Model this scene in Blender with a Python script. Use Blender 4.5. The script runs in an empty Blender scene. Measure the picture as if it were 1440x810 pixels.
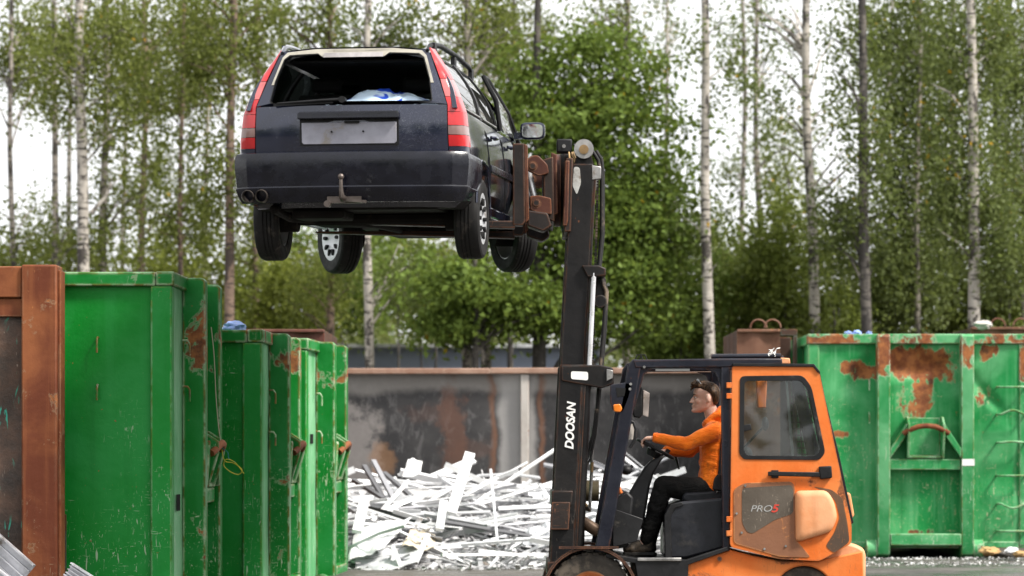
import bpy, bmesh, math, random
import numpy as np
from mathutils import Vector, Matrix, noise
from mathutils.geometry import tessellate_polygon

R = math.radians
SC = bpy.context.scene
COL = SC.collection
random.seed(7)

# ---------------------------------------------------------------- camera
FPX, HZ, HC = 4100.0, 628.0, 1.57          # focal length in photo pixels, horizon row, eye height
cam_d = bpy.data.cameras.new('camera')
cam = bpy.data.objects.new('camera', cam_d)
COL.objects.link(cam)
cam.location = (0, 0, HC)
cam.rotation_euler = (R(90), 0, 0)
cam_d.sensor_width = 36
cam_d.lens = 36 * FPX / 1440
cam_d.shift_y = (HZ - 405) / 1440
cam_d.clip_start = 0.5
cam_d.clip_end = 3000
cam_d.dof.use_dof = True
cam_d.dof.focus_distance = 24.2
cam_d.dof.aperture_fstop = 2.0
SC.camera = cam

# ---------------------------------------------------------------- sky and sun
SUN_EL, SUN_AZ = 50, 118                    # azimuth clockwise from +Y: behind the camera, to the right
w = bpy.data.worlds.new('World')
SC.world = w
w.use_nodes = True
wn = w.node_tree
bg = wn.nodes['Background']
sky = wn.nodes.new('ShaderNodeTexSky')
sky.sky_type = 'NISHITA'
sky.sun_disc = False
sky.sun_elevation = R(SUN_EL)
sky.sun_rotation = R(SUN_AZ)
sky.air_density = 1.0
sky.dust_density = 6.0
sky.ozone_density = 1.0
hs = wn.nodes.new('ShaderNodeHueSaturation')
hs.inputs['Saturation'].default_value = 0.4
wn.links.new(sky.outputs[0], hs.inputs['Color'])
# overcast: a thick, uneven cloud sheet over most of the sky
tcw = wn.nodes.new('ShaderNodeTexCoord')
cn = wn.nodes.new('ShaderNodeTexNoise')
cn.inputs['Scale'].default_value = 2.2
cn.inputs['Detail'].default_value = 6
wn.links.new(tcw.outputs['Generated'], cn.inputs['Vector'])
cr_ = wn.nodes.new('ShaderNodeMixRGB')
cr_.inputs[1].default_value = (6.6, 6.7, 6.9, 1)
cr_.inputs[2].default_value = (8.6, 8.6, 8.5, 1)
wn.links.new(cn.outputs['Fac'], cr_.inputs[0])
cm_ = wn.nodes.new('ShaderNodeMixRGB')
cm_.inputs[0].default_value = 0.85
wn.links.new(hs.outputs[0], cm_.inputs[1])
wn.links.new(cr_.outputs[0], cm_.inputs[2])
wn.links.new(cm_.outputs[0], bg.inputs['Color'])
bg.inputs['Strength'].default_value = 0.095

sun_d = bpy.data.lights.new('sun', 'SUN')
sun_d.energy = 3.0
sun_d.angle = R(10)
sun_d.color = (1.0, 0.95, 0.88)
sun = bpy.data.objects.new('sun', sun_d)
COL.objects.link(sun)
sdir = Vector((math.sin(R(SUN_AZ)) * math.cos(R(SUN_EL)), math.cos(R(SUN_AZ)) * math.cos(R(SUN_EL)), math.sin(R(SUN_EL))))
sun.rotation_euler = sdir.to_track_quat('Z', 'Y').to_euler()

SC.view_settings.view_transform = 'Standard'
SC.view_settings.look = 'None'
SC.view_settings.gamma = 1
SC.view_settings.exposure = 1.15
SC.cycles.use_denoising = True
SC.cycles.max_bounces = 8
SC.cycles.transparent_max_bounces = 8
SC.cycles.caustics_reflective = False
SC.cycles.caustics_refractive = False

# ---------------------------------------------------------------- helpers
def PX(u, Y): return (u - 720) * Y / FPX
def PZ(v, Y): return HC - (v - HZ) * Y / FPX
def P(u, v, Y): return Vector((PX(u, Y), Y, PZ(v, Y)))

class MB:
    def __init__(s): s.v = []; s.f = []
    def add(s, vs, fs):
        b = len(s.v); s.v += [tuple(p) for p in vs]; s.f += [tuple(b + i for i in q) for q in fs]; return s
    def box(s, x0, x1, y0, y1, z0, z1):
        vs = [(x, y, z) for z in (z0, z1) for y in (y0, y1) for x in (x0, x1)]
        return s.add(vs, [(0, 2, 3, 1), (4, 5, 7, 6), (0, 1, 5, 4), (2, 6, 7, 3), (0, 4, 6, 2), (1, 3, 7, 5)])
    def bar(s, p0, p1, wd, ht, up=(0, 0, 1)):
        p0, p1 = Vector(p0), Vector(p1); d = (p1 - p0).normalized(); up = Vector(up)
        if abs(d.dot(up.normalized())) > .98: up = Vector((1, 0, 0))
        a = d.cross(up).normalized(); b = a.cross(d).normalized()
        vs = []
        for p in (p0, p1):
            for i, j in ((-1, -1), (1, -1), (1, 1), (-1, 1)): vs.append(p + a * wd / 2 * i + b * ht / 2 * j)
        return s.add(vs, [(0, 1, 2, 3), (4, 7, 6, 5), (0, 4, 5, 1), (1, 5, 6, 2), (2, 6, 7, 3), (3, 7, 4, 0)])
    def prism(s, poly, d0, d1, f):
        """polygon of (a, b) extruded from d0 to d1; f(a, b, d) -> point"""
        n = len(poly)
        vs = [f(a, b, d0) for a, b in poly] + [f(a, b, d1) for a, b in poly]
        fs = [tuple(range(n)), tuple(range(2 * n - 1, n - 1, -1))] + [(i, (i + 1) % n, n + (i + 1) % n, n + i) for i in range(n)]
        return s.add(vs, fs)
    def ring(s, outer, inner, d0, d1, f):
        """polygon with one hole, extruded"""
        tri = tessellate_polygon([[Vector((a, b, 0)) for a, b in outer], [Vector((a, b, 0)) for a, b in inner]])
        allp = list(outer) + list(inner); n = len(allp); no = len(outer); ni = len(inner)
        vs = [f(a, b, d0) for a, b in allp] + [f(a, b, d1) for a, b in allp]
        fs = [tuple(t) for t in tri] + [tuple(n + i for i in reversed(t)) for t in tri]
        fs += [(i, (i + 1) % no, n + (i + 1) % no, n + i) for i in range(no)]
        fs += [(no + i, n + no + i, n + no + (i + 1) % ni, no + (i + 1) % ni) for i in range(ni)]
        return s.add(vs, fs)
    def tube(s, pts, r, seg=10, caps=True):
        pts = [Vector(p) for p in pts]; n = len(pts)
        rs = r if isinstance(r, (list, tuple)) else [r] * n
        prev = None; rings = []
        for i, p in enumerate(pts):
            d = (pts[min(i + 1, n - 1)] - pts[max(i - 1, 0)])
            d = d.normalized() if d.length > 1e-9 else Vector((0, 0, 1))
            if prev is None:
                a = d.orthogonal().normalized()
            else:
                a = prev - d * prev.dot(d); a = a.normalized() if a.length > 1e-6 else d.orthogonal().normalized()
            prev = a; b = d.cross(a)
            rings.append([p + (a * math.cos(2 * math.pi * k / seg) + b * math.sin(2 * math.pi * k / seg)) * rs[i] for k in range(seg)])
        return s.loft(rings, caps)
    def loft(s, rings, caps=True, closed=True):
        m = len(rings[0]); vs = [p for r_ in rings for p in r_]; fs = []
        for i in range(len(rings) - 1):
            for k in range(m if closed else m - 1):
                k2 = (k + 1) % m
                fs.append((i * m + k, i * m + k2, (i + 1) * m + k2, (i + 1) * m + k))
        if caps:
            fs.append(tuple(range(m))[::-1]); fs.append(tuple((len(rings) - 1) * m + k for k in range(m)))
        return s.add(vs, fs)
    def lathe(s, prof, org, axis, seg=32, closed=False):
        """profile of (radius, height along axis)"""
        org = Vector(org); ax = Vector(axis).normalized(); a = ax.orthogonal().normalized(); b = ax.cross(a)
        rings = [[org + ax * h + (a * math.cos(2 * math.pi * k / seg) + b * math.sin(2 * math.pi * k / seg)) * max(r, 1e-4) for k in range(seg)] for r, h in prof]
        if closed: rings = rings + [rings[0]]
        return s.loft(rings, caps=not closed)
    def cyl(s, p0, p1, r, seg=20):
        p0, p1 = Vector(p0), Vector(p1)
        return s.lathe([(r, 0), (r, (p1 - p0).length)], p0, p1 - p0, seg)
    def ell(s, c, r, seg=20, rings=12, rot=None):
        c = Vector(c); rr = []
        for i in range(rings + 1):
            th = math.pi * i / rings; q = []
            for k in range(seg):
                ph = 2 * math.pi * k / seg
                p = Vector((r[0] * max(math.sin(th), 1e-3) * math.cos(ph), r[1] * max(math.sin(th), 1e-3) * math.sin(ph), r[2] * math.cos(th)))
                q.append(c + (rot @ p if rot else p))
            rr.append(q)
        return s.loft(rr)
    def cap(s, p0, p1, r0, r1, seg=16):
        """rounded tapered limb"""
        p0, p1 = Vector(p0), Vector(p1); L = (p1 - p0).length; prof = []
        for i in range(6): t = math.pi / 2 * (1 - i / 5); prof.append((r0 * math.cos(t), -r0 * math.sin(t)))
        for i in range(6): t = math.pi / 2 * i / 5; prof.append((r1 * math.cos(t), L + r1 * math.sin(t)))
        return s.lathe(prof, p0, p1 - p0, seg)
    def sheet(s, f, nu, nv):
        vs = [f(i / nu, j / nv) for j in range(nv + 1) for i in range(nu + 1)]
        return s.add(vs, [(j * (nu + 1) + i, j * (nu + 1) + i + 1, (j + 1) * (nu + 1) + i + 1, (j + 1) * (nu + 1) + i) for j in range(nv) for i in range(nu)])
    def build(s, name, mat, parent=None, bevel=0, smooth=None, org=None):
        me = bpy.data.meshes.new(name)
        vs = s.v if org is None else [tuple(Vector(p) - Vector(org)) for p in s.v]
        me.from_pydata(vs, [], s.f)
        bm = bmesh.new(); bm.from_mesh(me)
        bmesh.ops.recalc_face_normals(bm, faces=bm.faces)
        ang = R(smooth if smooth else 32)
        for fc in bm.faces: fc.smooth = True
        for e in bm.edges: e.smooth = (len(e.link_faces) == 2 and e.calc_face_angle(0) < ang)
        bm.to_mesh(me); bm.free()
        me.materials.append(mat)
        o = bpy.data.objects.new(name, me); COL.objects.link(o)
        if org is not None: o.location = org
        if parent is not None: o.parent = parent
        if bevel:
            m = o.modifiers.new('bevel', 'BEVEL'); m.width = bevel; m.segments = 2; m.limit_method = 'ANGLE'; m.angle_limit = R(40)
            m.harden_normals = False
        return o

def XZ(Y0=None):            # map for prisms drawn in the x-z plane, extruded in y
    return lambda a, b, d: (a, d, b)
FXZ = lambda a, b, d: (a, d, b)

def tag(o, label, cat, group=None, kind=None):
    o['label'] = label; o['category'] = cat
    if group: o['group'] = group
    if kind: o['kind'] = kind
    return o
def thing(name, loc, label, cat, group=None, rz=0, rx=0):
    o = bpy.data.objects.new(name, None); COL.objects.link(o)
    o.location = loc; o.rotation_euler = (rx, 0, rz); o.empty_display_size = .2
    return tag(o, label, cat, group)

def remesh(mb, vox, it=4):
    me = bpy.data.meshes.new('tmp'); me.from_pydata(mb.v, [], mb.f)
    bm = bmesh.new(); bm.from_mesh(me); bmesh.ops.recalc_face_normals(bm, faces=bm.faces); bm.to_mesh(me); bm.free()
    o = bpy.data.objects.new('tmp', me); COL.objects.link(o)
    m = o.modifiers.new('r', 'REMESH'); m.mode = 'VOXEL'; m.voxel_size = vox; m.use_smooth_shade = True
    if it:
        k = o.modifiers.new('s', 'SMOOTH'); k.iterations = it; k.factor = .5
    dg = bpy.context.evaluated_depsgraph_get()
    me2 = bpy.data.meshes.new_from_object(o.evaluated_get(dg))
    bpy.data.objects.remove(o); bpy.data.meshes.remove(me)
    return me2
def from_mesh(name, me, mat, parent):
    me.name = name; me.materials.clear(); me.materials.append(mat)
    for p in me.polygons: p.use_smooth = True
    o = bpy.data.objects.new(name, me); COL.objects.link(o); o.parent = parent
    return o

def text_mesh(name, body, size, mat, parent, matrix, shear=0, ext=.001, bold=0):
    cu = bpy.data.curves.new('tmp', 'FONT'); cu.body = body; cu.size = size; cu.extrude = ext; cu.shear = shear; cu.offset = bold
    cu.align_x = 'CENTER'; cu.align_y = 'CENTER'
    o = bpy.data.objects.new('tmp', cu); COL.objects.link(o)
    dg = bpy.context.evaluated_depsgraph_get()
    me = bpy.data.meshes.new_from_object(o.evaluated_get(dg))
    bpy.data.objects.remove(o)
    me.transform(matrix); me.materials.clear(); me.materials.append(mat); me.name = name
    q = bpy.data.objects.new(name, me); COL.objects.link(q); q.parent = parent
    return q

# ---------------------------------------------------------------- materials
class NT:
    def __init__(s, name):
        s.m = bpy.data.materials.new(name); s.m.use_nodes = True; s.t = s.m.node_tree
        s.b = s.t.nodes['Principled BSDF']; s.o = s.t.nodes['Material Output']
    def n(s, kind, **kw):
        q = s.t.nodes.new('ShaderNode' + kind)
        for k, v in kw.items(): setattr(q, k, v)
        return q
    def put(s, sock, val):
        if isinstance(val, bpy.types.NodeSocket): s.t.links.new(val, sock)
        elif isinstance(val, (tuple, list)) and len(val) == 3 and sock.type == 'RGBA': sock.default_value = (*val, 1)
        else: sock.default_value = val
    def coord(s, rnd=True):
        tc = s.n('TexCoord'); 
        if not rnd: return tc.outputs['Object']
        oi = s.n('ObjectInfo'); mu = s.n('MATH' if False else 'Math', operation='MULTIPLY'); s.put(mu.inputs[0], oi.outputs['Random']); mu.inputs[1].default_value = 37
        ad = s.n('VectorMath', operation='ADD'); s.put(ad.inputs[0], tc.outputs['Object']); s.put(ad.inputs[1], mu.outputs[0])
        return ad.outputs[0]
    def scaled(s, v, sx, sy, sz, rot=(0, 0, 0)):
        mp = s.n('Mapping'); s.put(mp.inputs['Vector'], v); mp.inputs['Scale'].default_value = (sx, sy, sz); mp.inputs['Rotation'].default_value = rot
        return mp.outputs[0]
    def noise(s, v, scale, detail=4, rough=.55, dist=0):
        q = s.n('TexNoise'); s.put(q.inputs['Vector'], v); q.inputs['Scale'].default_value = scale; q.inputs['Detail'].default_value = detail
        q.inputs['Roughness'].default_value = rough; q.inputs['Distortion'].default_value = dist
        return q.outputs['Fac']
    def ramp(s, f, a, b, lo=0, hi=1):
        q = s.n('MapRange'); q.interpolation_type = 'SMOOTHSTEP'; s.put(q.inputs[0], f); q.inputs[1].default_value = a; q.inputs[2].default_value = b; q.inputs[3].default_value = lo; q.inputs[4].default_value = hi
        return q.outputs[0]
    def math(s, op, a, b=0.0):
        q = s.n('Math', operation=op); s.put(q.inputs[0], a); s.put(q.inputs[1], b); return q.outputs[0]
    def mix(s, f, a, b, mode='MIX'):
        q = s.n('MixRGB', blend_type=mode); s.put(q.inputs[0], f); s.put(q.inputs[1], a); s.put(q.inputs[2], b); return q.outputs[0]
    def bump(s, h, strength=.3, dist=.02):
        q = s.n('Bump'); q.inputs['Strength'].default_value = strength; q.inputs['Distance'].default_value = dist; s.put(q.inputs['Height'], h); return q.outputs[0]
    def edge(s, radius=.012):
        bv = s.n('Bevel', samples=4); bv.inputs['Radius'].default_value = radius
        ge = s.n('NewGeometry')
        d = s.n('VectorMath', operation='DOT_PRODUCT'); s.put(d.inputs[0], bv.outputs[0]); s.put(d.inputs[1], ge.outputs['Normal'])
        return s.ramp(d.outputs['Value'], .995, .9)
    def done(s, col, rough=.5, metal=0, bump=None, coat=0, spec=None):
        s.put(s.b.inputs['Base Color'], col); s.put(s.b.inputs['Roughness'], rough); s.put(s.b.inputs['Metallic'], metal)
        if bump is not None: s.put(s.b.inputs['Normal'], bump)
        if coat: s.b.inputs['Coat Weight'].default_value = coat; s.b.inputs['Coat Roughness'].default_value = .08
        if spec is not None: s.b.inputs['Specular IOR Level'].default_value = spec
        return s.m

def rust_col(t, v):
    a = t.mix(t.ramp(t.noise(v, 9, 6, .65), .35, .65), (.17, .055, .025), (.34, .13, .045))
    return t.mix(t.ramp(t.noise(v, 4, 5, .6), .5, .7), a, (.07, .035, .025))

def painted(name, base, alt, rust=.2, edge=1.0, scr=1.0, pale=(.5, .55, .48), rough=.5, blobs=(), streak=.5, rscale=2.2, speck=1.0, er=.022, spec=.22, drip=0):
    """chipped, chalked and rusted paint on steel; blobs = (x, y, z, rx, ry, rz, weight) rust in the part's own coordinates"""
    t = NT(name); v = t.coord(); v0 = t.coord(False)
    col = t.mix(t.ramp(t.noise(v, 1.3, 5, .6, .4), .38, .68), base, alt)
    st = t.noise(t.scaled(v, 9, 9, .35), 1.0, 4, .6)
    col = t.mix(t.math('MULTIPLY', t.ramp(st, .5, .72), streak), col, alt)
    col = t.mix(t.math('MULTIPLY', t.ramp(st, .46, .25), streak * .5), col, tuple(c * .55 for c in base))
    # scratches: thin long flecks in two directions, only in worn zones
    sz = t.n('SeparateXYZ'); t.put(sz.inputs[0], v0)
    zone = t.ramp(t.math('ADD', t.noise(v, 1.1, 4, .6), t.ramp(sz.outputs['Z'], 2.0, .4, -.07, .15)), .46, .60)
    s1 = t.ramp(t.noise(t.scaled(v, 6, 6, .9, (.15, .1, .2)), 6, 3, .6, 2.5), .655, .675)
    s2 = t.ramp(t.noise(t.scaled(v, 1.1, 1.1, 9, (.7, -.9, .4)), 5, 3, .6, 2.0), .675, .69)
    s3 = t.ramp(t.noise(t.scaled(v, 8, 8, 1.0, (-.5, .6, 0)), 4, 2, .6, 1.2), .69, .70)
    chip = t.ramp(t.noise(v, 26, 5, .75), .63, .66)
    sc = t.math('MULTIPLY', t.math('MULTIPLY', t.math('MAXIMUM', t.math('MAXIMUM', s1, s3), t.math('MAXIMUM', s2, t.math('MULTIPLY', chip, .8))), zone), scr)
    col = t.mix(sc, col, pale)
    # rust patches with a paler chipped rim
    rn = t.noise(v, rscale, 9, .68, .3)
    if drip: rn = t.math('ADD', t.math('MULTIPLY', rn, 1 - drip), t.math('MULTIPLY', t.noise(t.scaled(v, 1, 1, .22), rscale * 2.2, 7, .65, .4), drip))
    if blobs:
        acc = None
        for (x, y, z, rx, ry, rz, wt) in blobs:
            mp = t.n('Mapping'); mp.vector_type = 'POINT'; t.put(mp.inputs['Vector'], v0)
            mp.inputs['Scale'].default_value = (1 / rx, 1 / ry, 1 / rz); mp.inputs['Location'].default_value = (-x / rx, -y / ry, -z / rz)
            ln = t.n('VectorMath', operation='LENGTH'); t.put(ln.inputs[0], mp.outputs[0])
            b_ = t.ramp(ln.outputs['Value'], 1.0, .1, 0, wt)
            acc = b_ if acc is None else t.math('MAXIMUM', acc, b_)
        rn = t.math('ADD', rn, acc)
    th = .74 - rust * .28
    rim = t.ramp(rn, th - .022, th - .006); rm = t.ramp(rn, th, th + .03)
    sp = t.math('MULTIPLY', t.ramp(t.noise(v, 22, 4, .6), .68, .72), t.math('MULTIPLY', t.ramp(t.noise(v, 1.6, 3), .45, .6), speck))
    rc = rust_col(t, v)
    col = t.mix(t.math('MULTIPLY', rim, .35), col, pale)
    col = t.mix(t.math('MAXIMUM', rm, sp), col, rc)
    if edge:
        e = t.math('MULTIPLY', t.edge(er), t.ramp(t.noise(v, 5, 6, .7), .32, .47, 0, edge))
        ec = t.mix(t.ramp(t.noise(v, 7, 4), .45, .56), pale, rc)
        col = t.mix(e, col, ec)
    rg = t.math('ADD', t.math('MULTIPLY', t.math('MAXIMUM', rm, sc), .3), t.ramp(t.noise(v, 3), .3, .7, rough - .1, rough + .12))
    h = t.math('SUBTRACT', t.math('MULTIPLY', t.noise(v, 30, 5), .25), t.math('MULTIPLY', rm, t.math('ADD', .2, t.noise(v, 14, 6, .7))))
    h = t.math('ADD', h, t.math('MULTIPLY', t.noise(v, 1.5, 3), 3))
    return t.done(col, rg, 0, t.bump(h, .35, .02), spec=spec)

def plain(name, col, rough=.5, metal=0, var=.25, scale=6, coat=0, bump=.1, col2=None, dirt=0, dirtcol=(.16, .12, .085), spec=.28):
    t = NT(name); v = t.coord()
    f = t.ramp(t.noise(v, scale, 5, .6), .3, .7)
    c = t.mix(f, tuple(x * (1 - var) for x in col), col2 or tuple(min(1, x * (1 + var)) for x in col))
    if dirt: c = t.mix(t.ramp(t.noise(v, scale * .6, 8, .7), .62 - dirt * .25, .75 - dirt * .2), c, dirtcol)
    rg = t.ramp(t.noise(v, scale * 2, 4), .3, .7, max(.03, rough - .1), min(1, rough + .1))
    return t.done(c, rg, metal, t.bump(t.noise(v, scale * 6, 4), bump, .01) if bump else None, coat, spec)

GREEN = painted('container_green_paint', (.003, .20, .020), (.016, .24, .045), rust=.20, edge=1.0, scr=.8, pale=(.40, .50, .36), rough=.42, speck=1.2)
GREEN_END = painted('container_lit_end_paint', (.10, .33, .14), (.22, .46, .26), rust=.26, edge=1.0, scr=1.0, pale=(.5, .55, .42), rough=.5, streak=.9)  # chalky end paint; light from the right is put into its pale colour
GREEN_RIB = painted('container_rib_paint', (.002, .155, .017), (.02, .21, .05), rust=.26, blobs=[(.15, 1.3, 2.45, .3, 9, .5, .16), (.15, 1.3, .5, .3, 9, .6, .08)], edge=1.0, scr=.8, pale=(.45, .5, .36), rough=.42, er=.036)
GREEN_R = painted('weathered_green_paint', (.012, .22, .055), (.09, .34, .14), rust=.26, edge=.9, scr=.9, pale=(.42, .42, .26), rough=.5, streak=.9, rscale=4.2, drip=.42,
    blobs=[(0.0, 1.35, 2.34, .5, .9, .40, .36), (0, 1.3, 1.95, .4, .5, .6, .22), (0, .70, 2.25, .4, .5, .2, .30), (0, .55, 2.3, .4, .5, .22, .25), (0, 2.15, 2.5, .3, .25, .2, .25), (0, 2.1, 1.95, .3, .3, .3, .2), (0, .3, 1.5, .3, .4, .12, .22), (0, 1.3, .3, .3, .4, .12, .2), (0, 1.3, .8, .3, .3, .4, .1)])
RIB_R = painted('weathered_rib_paint', (.02, .23, .065), (.12, .38, .17), rust=.32, edge=1.0, scr=.8, pale=(.5, .56, .42), rough=.5, blobs=[(.1, 0, 2.4, .6, 9, .6, .22)])
RUST = painted('red_brown_rusted_steel', (.115, .030, .013), (.25, .085, .032), rust=.38, edge=.5, scr=.5, pale=(.3, .22, .14), rough=.65, rscale=3)
RUST_D = painted('dark_rusted_steel', (.055, .03, .022), (.09, .045, .03), rust=.35, edge=.6, scr=1.2, pale=(.12, .2, .16), rough=.7, rscale=2)
BROWN = painted('brown_oxide_steel', (.12, .055, .035), (.17, .085, .055), rust=.5, edge=.5, scr=.3, pale=(.3, .2, .14), rough=.7, streak=.9)
CLAMP = painted('attachment_steel', (.013, .011, .011), (.026, .019, .016), rust=.14, edge=.45, scr=.4, pale=(.35, .14, .07), rough=.55)
CLAMP_R = painted('attachment_red_steel', (.045, .016, .012), (.085, .03, .019), rust=.30, edge=.6, scr=.4, pale=(.35, .18, .1), rough=.55)
ORANGE = painted('forklift_orange_paint', (.66, .145, .024), (.70, .21, .055), rust=.24, edge=.7, scr=.35, pale=(.25, .1, .05), rough=.4, streak=.3, speck=.6, blobs=[(.95, -.62, .66, .75, .5, .13, .20), (1.52, -.62, 1.05, .16, .5, .5, .20), (.2, -.62, .45, .5, .5, .2, .16), (.62, -.62, .75, .12, .5, .3, .12)])
ORANGE_P = painted('faded_orange_paint', (.68, .27, .11), (.72, .37, .20), rust=.26, edge=.5, scr=.35, pale=(.8, .55, .35), rough=.5, streak=.5, speck=.4)
GUARD = painted('navy_black_paint', (.010, .011, .018), (.017, .019, .028), rust=.05, edge=.3, scr=.3, pale=(.10, .10, .11), rough=.35, streak=.3, speck=.4)
MAST = painted('mast_black_paint', (.007, .0068, .0075), (.014, .0125, .012), rust=.05, edge=.3, scr=.3, pale=(.16, .13, .11), rough=.45, speck=.5)
BLACK = plain('black_plastic', (.010, .010, .011), .5, var=.3, dirt=.25, dirtcol=(.08, .07, .06))
SEATM = plain('black_vinyl', (.013, .014, .018), .45, var=.3, dirt=.3, dirtcol=(.035, .033, .032))
RUBBER = plain('tyre_rubber', (.012, .0115, .0115), .75, var=.3, scale=12, dirt=.3, dirtcol=(.06, .052, .045))
RUBBER_D = plain('dusty_tyre_rubber', (.04, .035, .03), .85, var=.3, scale=9, dirt=.7, dirtcol=(.11, .09, .07))
CHROME = plain('bright_steel_rod', (.72, .72, .74), .32, .6, var=.1, bump=0)
STEEL = plain('worn_steel', (.35, .34, .33), .4, .9, var=.3, dirt=.3)
ALLOY = plain('wheel_cover_silver', (.55, .56, .58), .38, .35, var=.12, dirt=.2)
HOLE = plain('dark_recess', (.008, .008, .008), .8, bump=0)
WHITE = plain('white_marking', (.78, .78, .76), .5, var=.06, dirt=.15)
RED = plain('red_marking', (.55, .06, .04), .5, var=.1)
GREYTX = plain('grey_marking', (.35, .35, .34), .5, var=.1)
HOSE = plain('hydraulic_hose', (.014, .013, .013), .6, var=.3, dirt=.4)
OCHRE = plain('oily_brass', (.30, .2, .1), .5, .5, dirt=.4)

def glass(name, tint=(.85, .92, .9), rough=.02, keep=.6, dirt=.25):
    t = NT(name); v = t.coord()
    tr = t.n('BsdfTransparent'); t.put(tr.inputs[0], tint)
    gl = t.n('BsdfGlossy'); gl.inputs['Roughness'].default_value = rough; t.put(gl.inputs[0], (1, 1, 1))
    df = t.n('BsdfDiffuse'); t.put(df.inputs[0], (.3, .3, .27))
    fr = t.n('Fresnel'); fr.inputs[0].default_value = 1.5
    m1 = t.n('MixShader'); t.put(m1.inputs[0], fr.outputs[0]); t.put(m1.inputs[1], tr.outputs[0]); t.put(m1.inputs[2], gl.outputs[0])
    m2 = t.n('MixShader'); t.put(m2.inputs[0], t.ramp(t.noise(v, 5, 6, .65), .4, .8, dirt * .2, dirt)); t.put(m2.inputs[1], m1.outputs[0]); t.put(m2.inputs[2], df.outputs[0])
    t.t.links.new(m2.outputs[0], t.o.inputs[0]); return t.m
CABGLASS = glass('cab_glass', (.70, .75, .74), dirt=.14)
CARGLASS = glass('tinted_car_glass', (.30, .36, .33), dirt=.10)

def carpaint(name, c, scr):
    t = NT(name); v = t.coord()
    col = t.mix(t.ramp(t.noise(v, 2, 5), .3, .7), c, tuple(x * 1.5 for x in c))
    zone = t.ramp(t.noise(v, 1.7, 3), .45, .6)
    s = t.ramp(t.noise(t.scaled(v, 4, 3, 4), 3.2, 3, .5, 3.0), .5, .512); s2 = t.ramp(t.noise(t.scaled(v, 4, 3, 4), 3.2, 3, .5, 3.0), .524, .512)
    m = t.math('MULTIPLY', t.math('MULTIPLY', s, s2), t.math('MULTIPLY', zone, scr))
    col = t.mix(m, col, (.32, .34, .36))
    col = t.mix(t.math('MULTIPLY', t.ramp(t.noise(v, 24, 4, .7), .66, .72), .45), col, (.2, .2, .2))
    rg = t.ramp(t.noise(v, 4, 5, .6), .3, .7, .10, .2)
    return t.done(col, rg, .25, t.bump(t.noise(v, 2.0, 2), .015, .02), coat=.7)
PAINT = carpaint('dark_blue_grey_car_paint', (.012, .015, .032), .25)
PAINT_S = carpaint('scratched_car_paint', (.010, .012, .021), 1.0)
BUMPER = plain('bumper_dark_plastic', (.005, .0055, .011), .26, var=.3, dirt=.04, dirtcol=(.08, .08, .085), spec=.4)
PRIMER = plain('faded_window_surround', (.36, .34, .29), .6, var=.2, dirt=.2)
LENS_R = plain('red_lens', (.50, .012, .016), .14, var=.15, coat=1.0, bump=0)
LENS_P = plain('sky_reflection_red_lens', (.52, .12, .12), .16, var=.25, coat=1.0, bump=0)  # pale pink stands in for the sky reflected in the upper lens
LENS_W = plain('smoked_clear_lens', (.24, .15, .14), .15, var=.2, coat=1.0, bump=0)
LENS_O = plain('amber_lens', (.75, .2, .02), .2, var=.15, coat=.8, bump=0)
PLATE = plain('bare_plate_metal', (.31, .31, .36), .5, .1, var=.15, dirt=.35, dirtcol=(.24, .21, .17))
CABIN = plain('dark_cabin_trim', (.012, .012, .013), .8, var=.3, bump=0)
UNDER = plain('underbody', (.008, .007, .0065), .8, var=.4, dirt=.25, dirtcol=(.035, .028, .022), spec=.15)
# ================================================================= the lifted estate car
car = thing('estate_car', (-1.285, 23.0, 3.21), 'dark blue-grey estate car with no rear window glass, lifted high on the forklift', 'car', rz=-R(7.5), rx=R(1.5))
car.scale = (1.055,) * 3
CARM = Matrix.Translation(car.location) @ car.rotation_euler.to_matrix().to_4x4() @ Matrix.Scale(1.055, 4)

def lerp(a, b, t): return a + (b - a) * t
def interp(tab, y):
    for (a, va), (b, vb) in zip(tab, tab[1:]):
        if y <= b: return va + (vb - va) * max(0, (y - a)) / (b - a)
    return tab[-1][1]
WID = [(0.13, .825), (.20, .848), (.5, .868), (1.0, .878), (3.2, .878), (3.9, .86), (4.3, .82), (4.5, .74), (4.62, .60)]
BELT = [(0.06, .99), (3.25, .965), (3.6, .93), (4.2, .85), (4.5, .74), (4.62, .62)]
m = MB(); rings = []
for y in (.135, .15, .20, .3, .5, .75, 1.0, 1.4, 1.8, 2.2, 2.6, 3.0, 3.3, 3.6, 3.9, 4.15, 4.3, 4.42, 4.5, 4.58, 4.62):
    w_ = interp(WID, y); b_ = interp(BELT, y); k = b_ / .98
    half = [(.5, .25 + (.10 if y < .3 else 0)), (w_ - .10, .24 + (.12 if y < .3 else 0)), (w_ - .03, .30 + (.08 if y < .3 else 0)), (w_, .48), (w_ + .003, .60), (w_ - .004, .645), (w_ - .003, .70 * k), (w_ - .02, .84 * k), (w_ - .055, b_ - .012), (w_ - .075, b_), (w_ * .5, b_ + (.03 if y > 3.4 else 0))]
    rings.append([Vector((x, y, z)) for x, z in half] + [Vector((-x, y, z)) for x, z in reversed(half)])
m.loft(rings)
body = m.build('body', PAINT_S, car, smooth=40)
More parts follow.
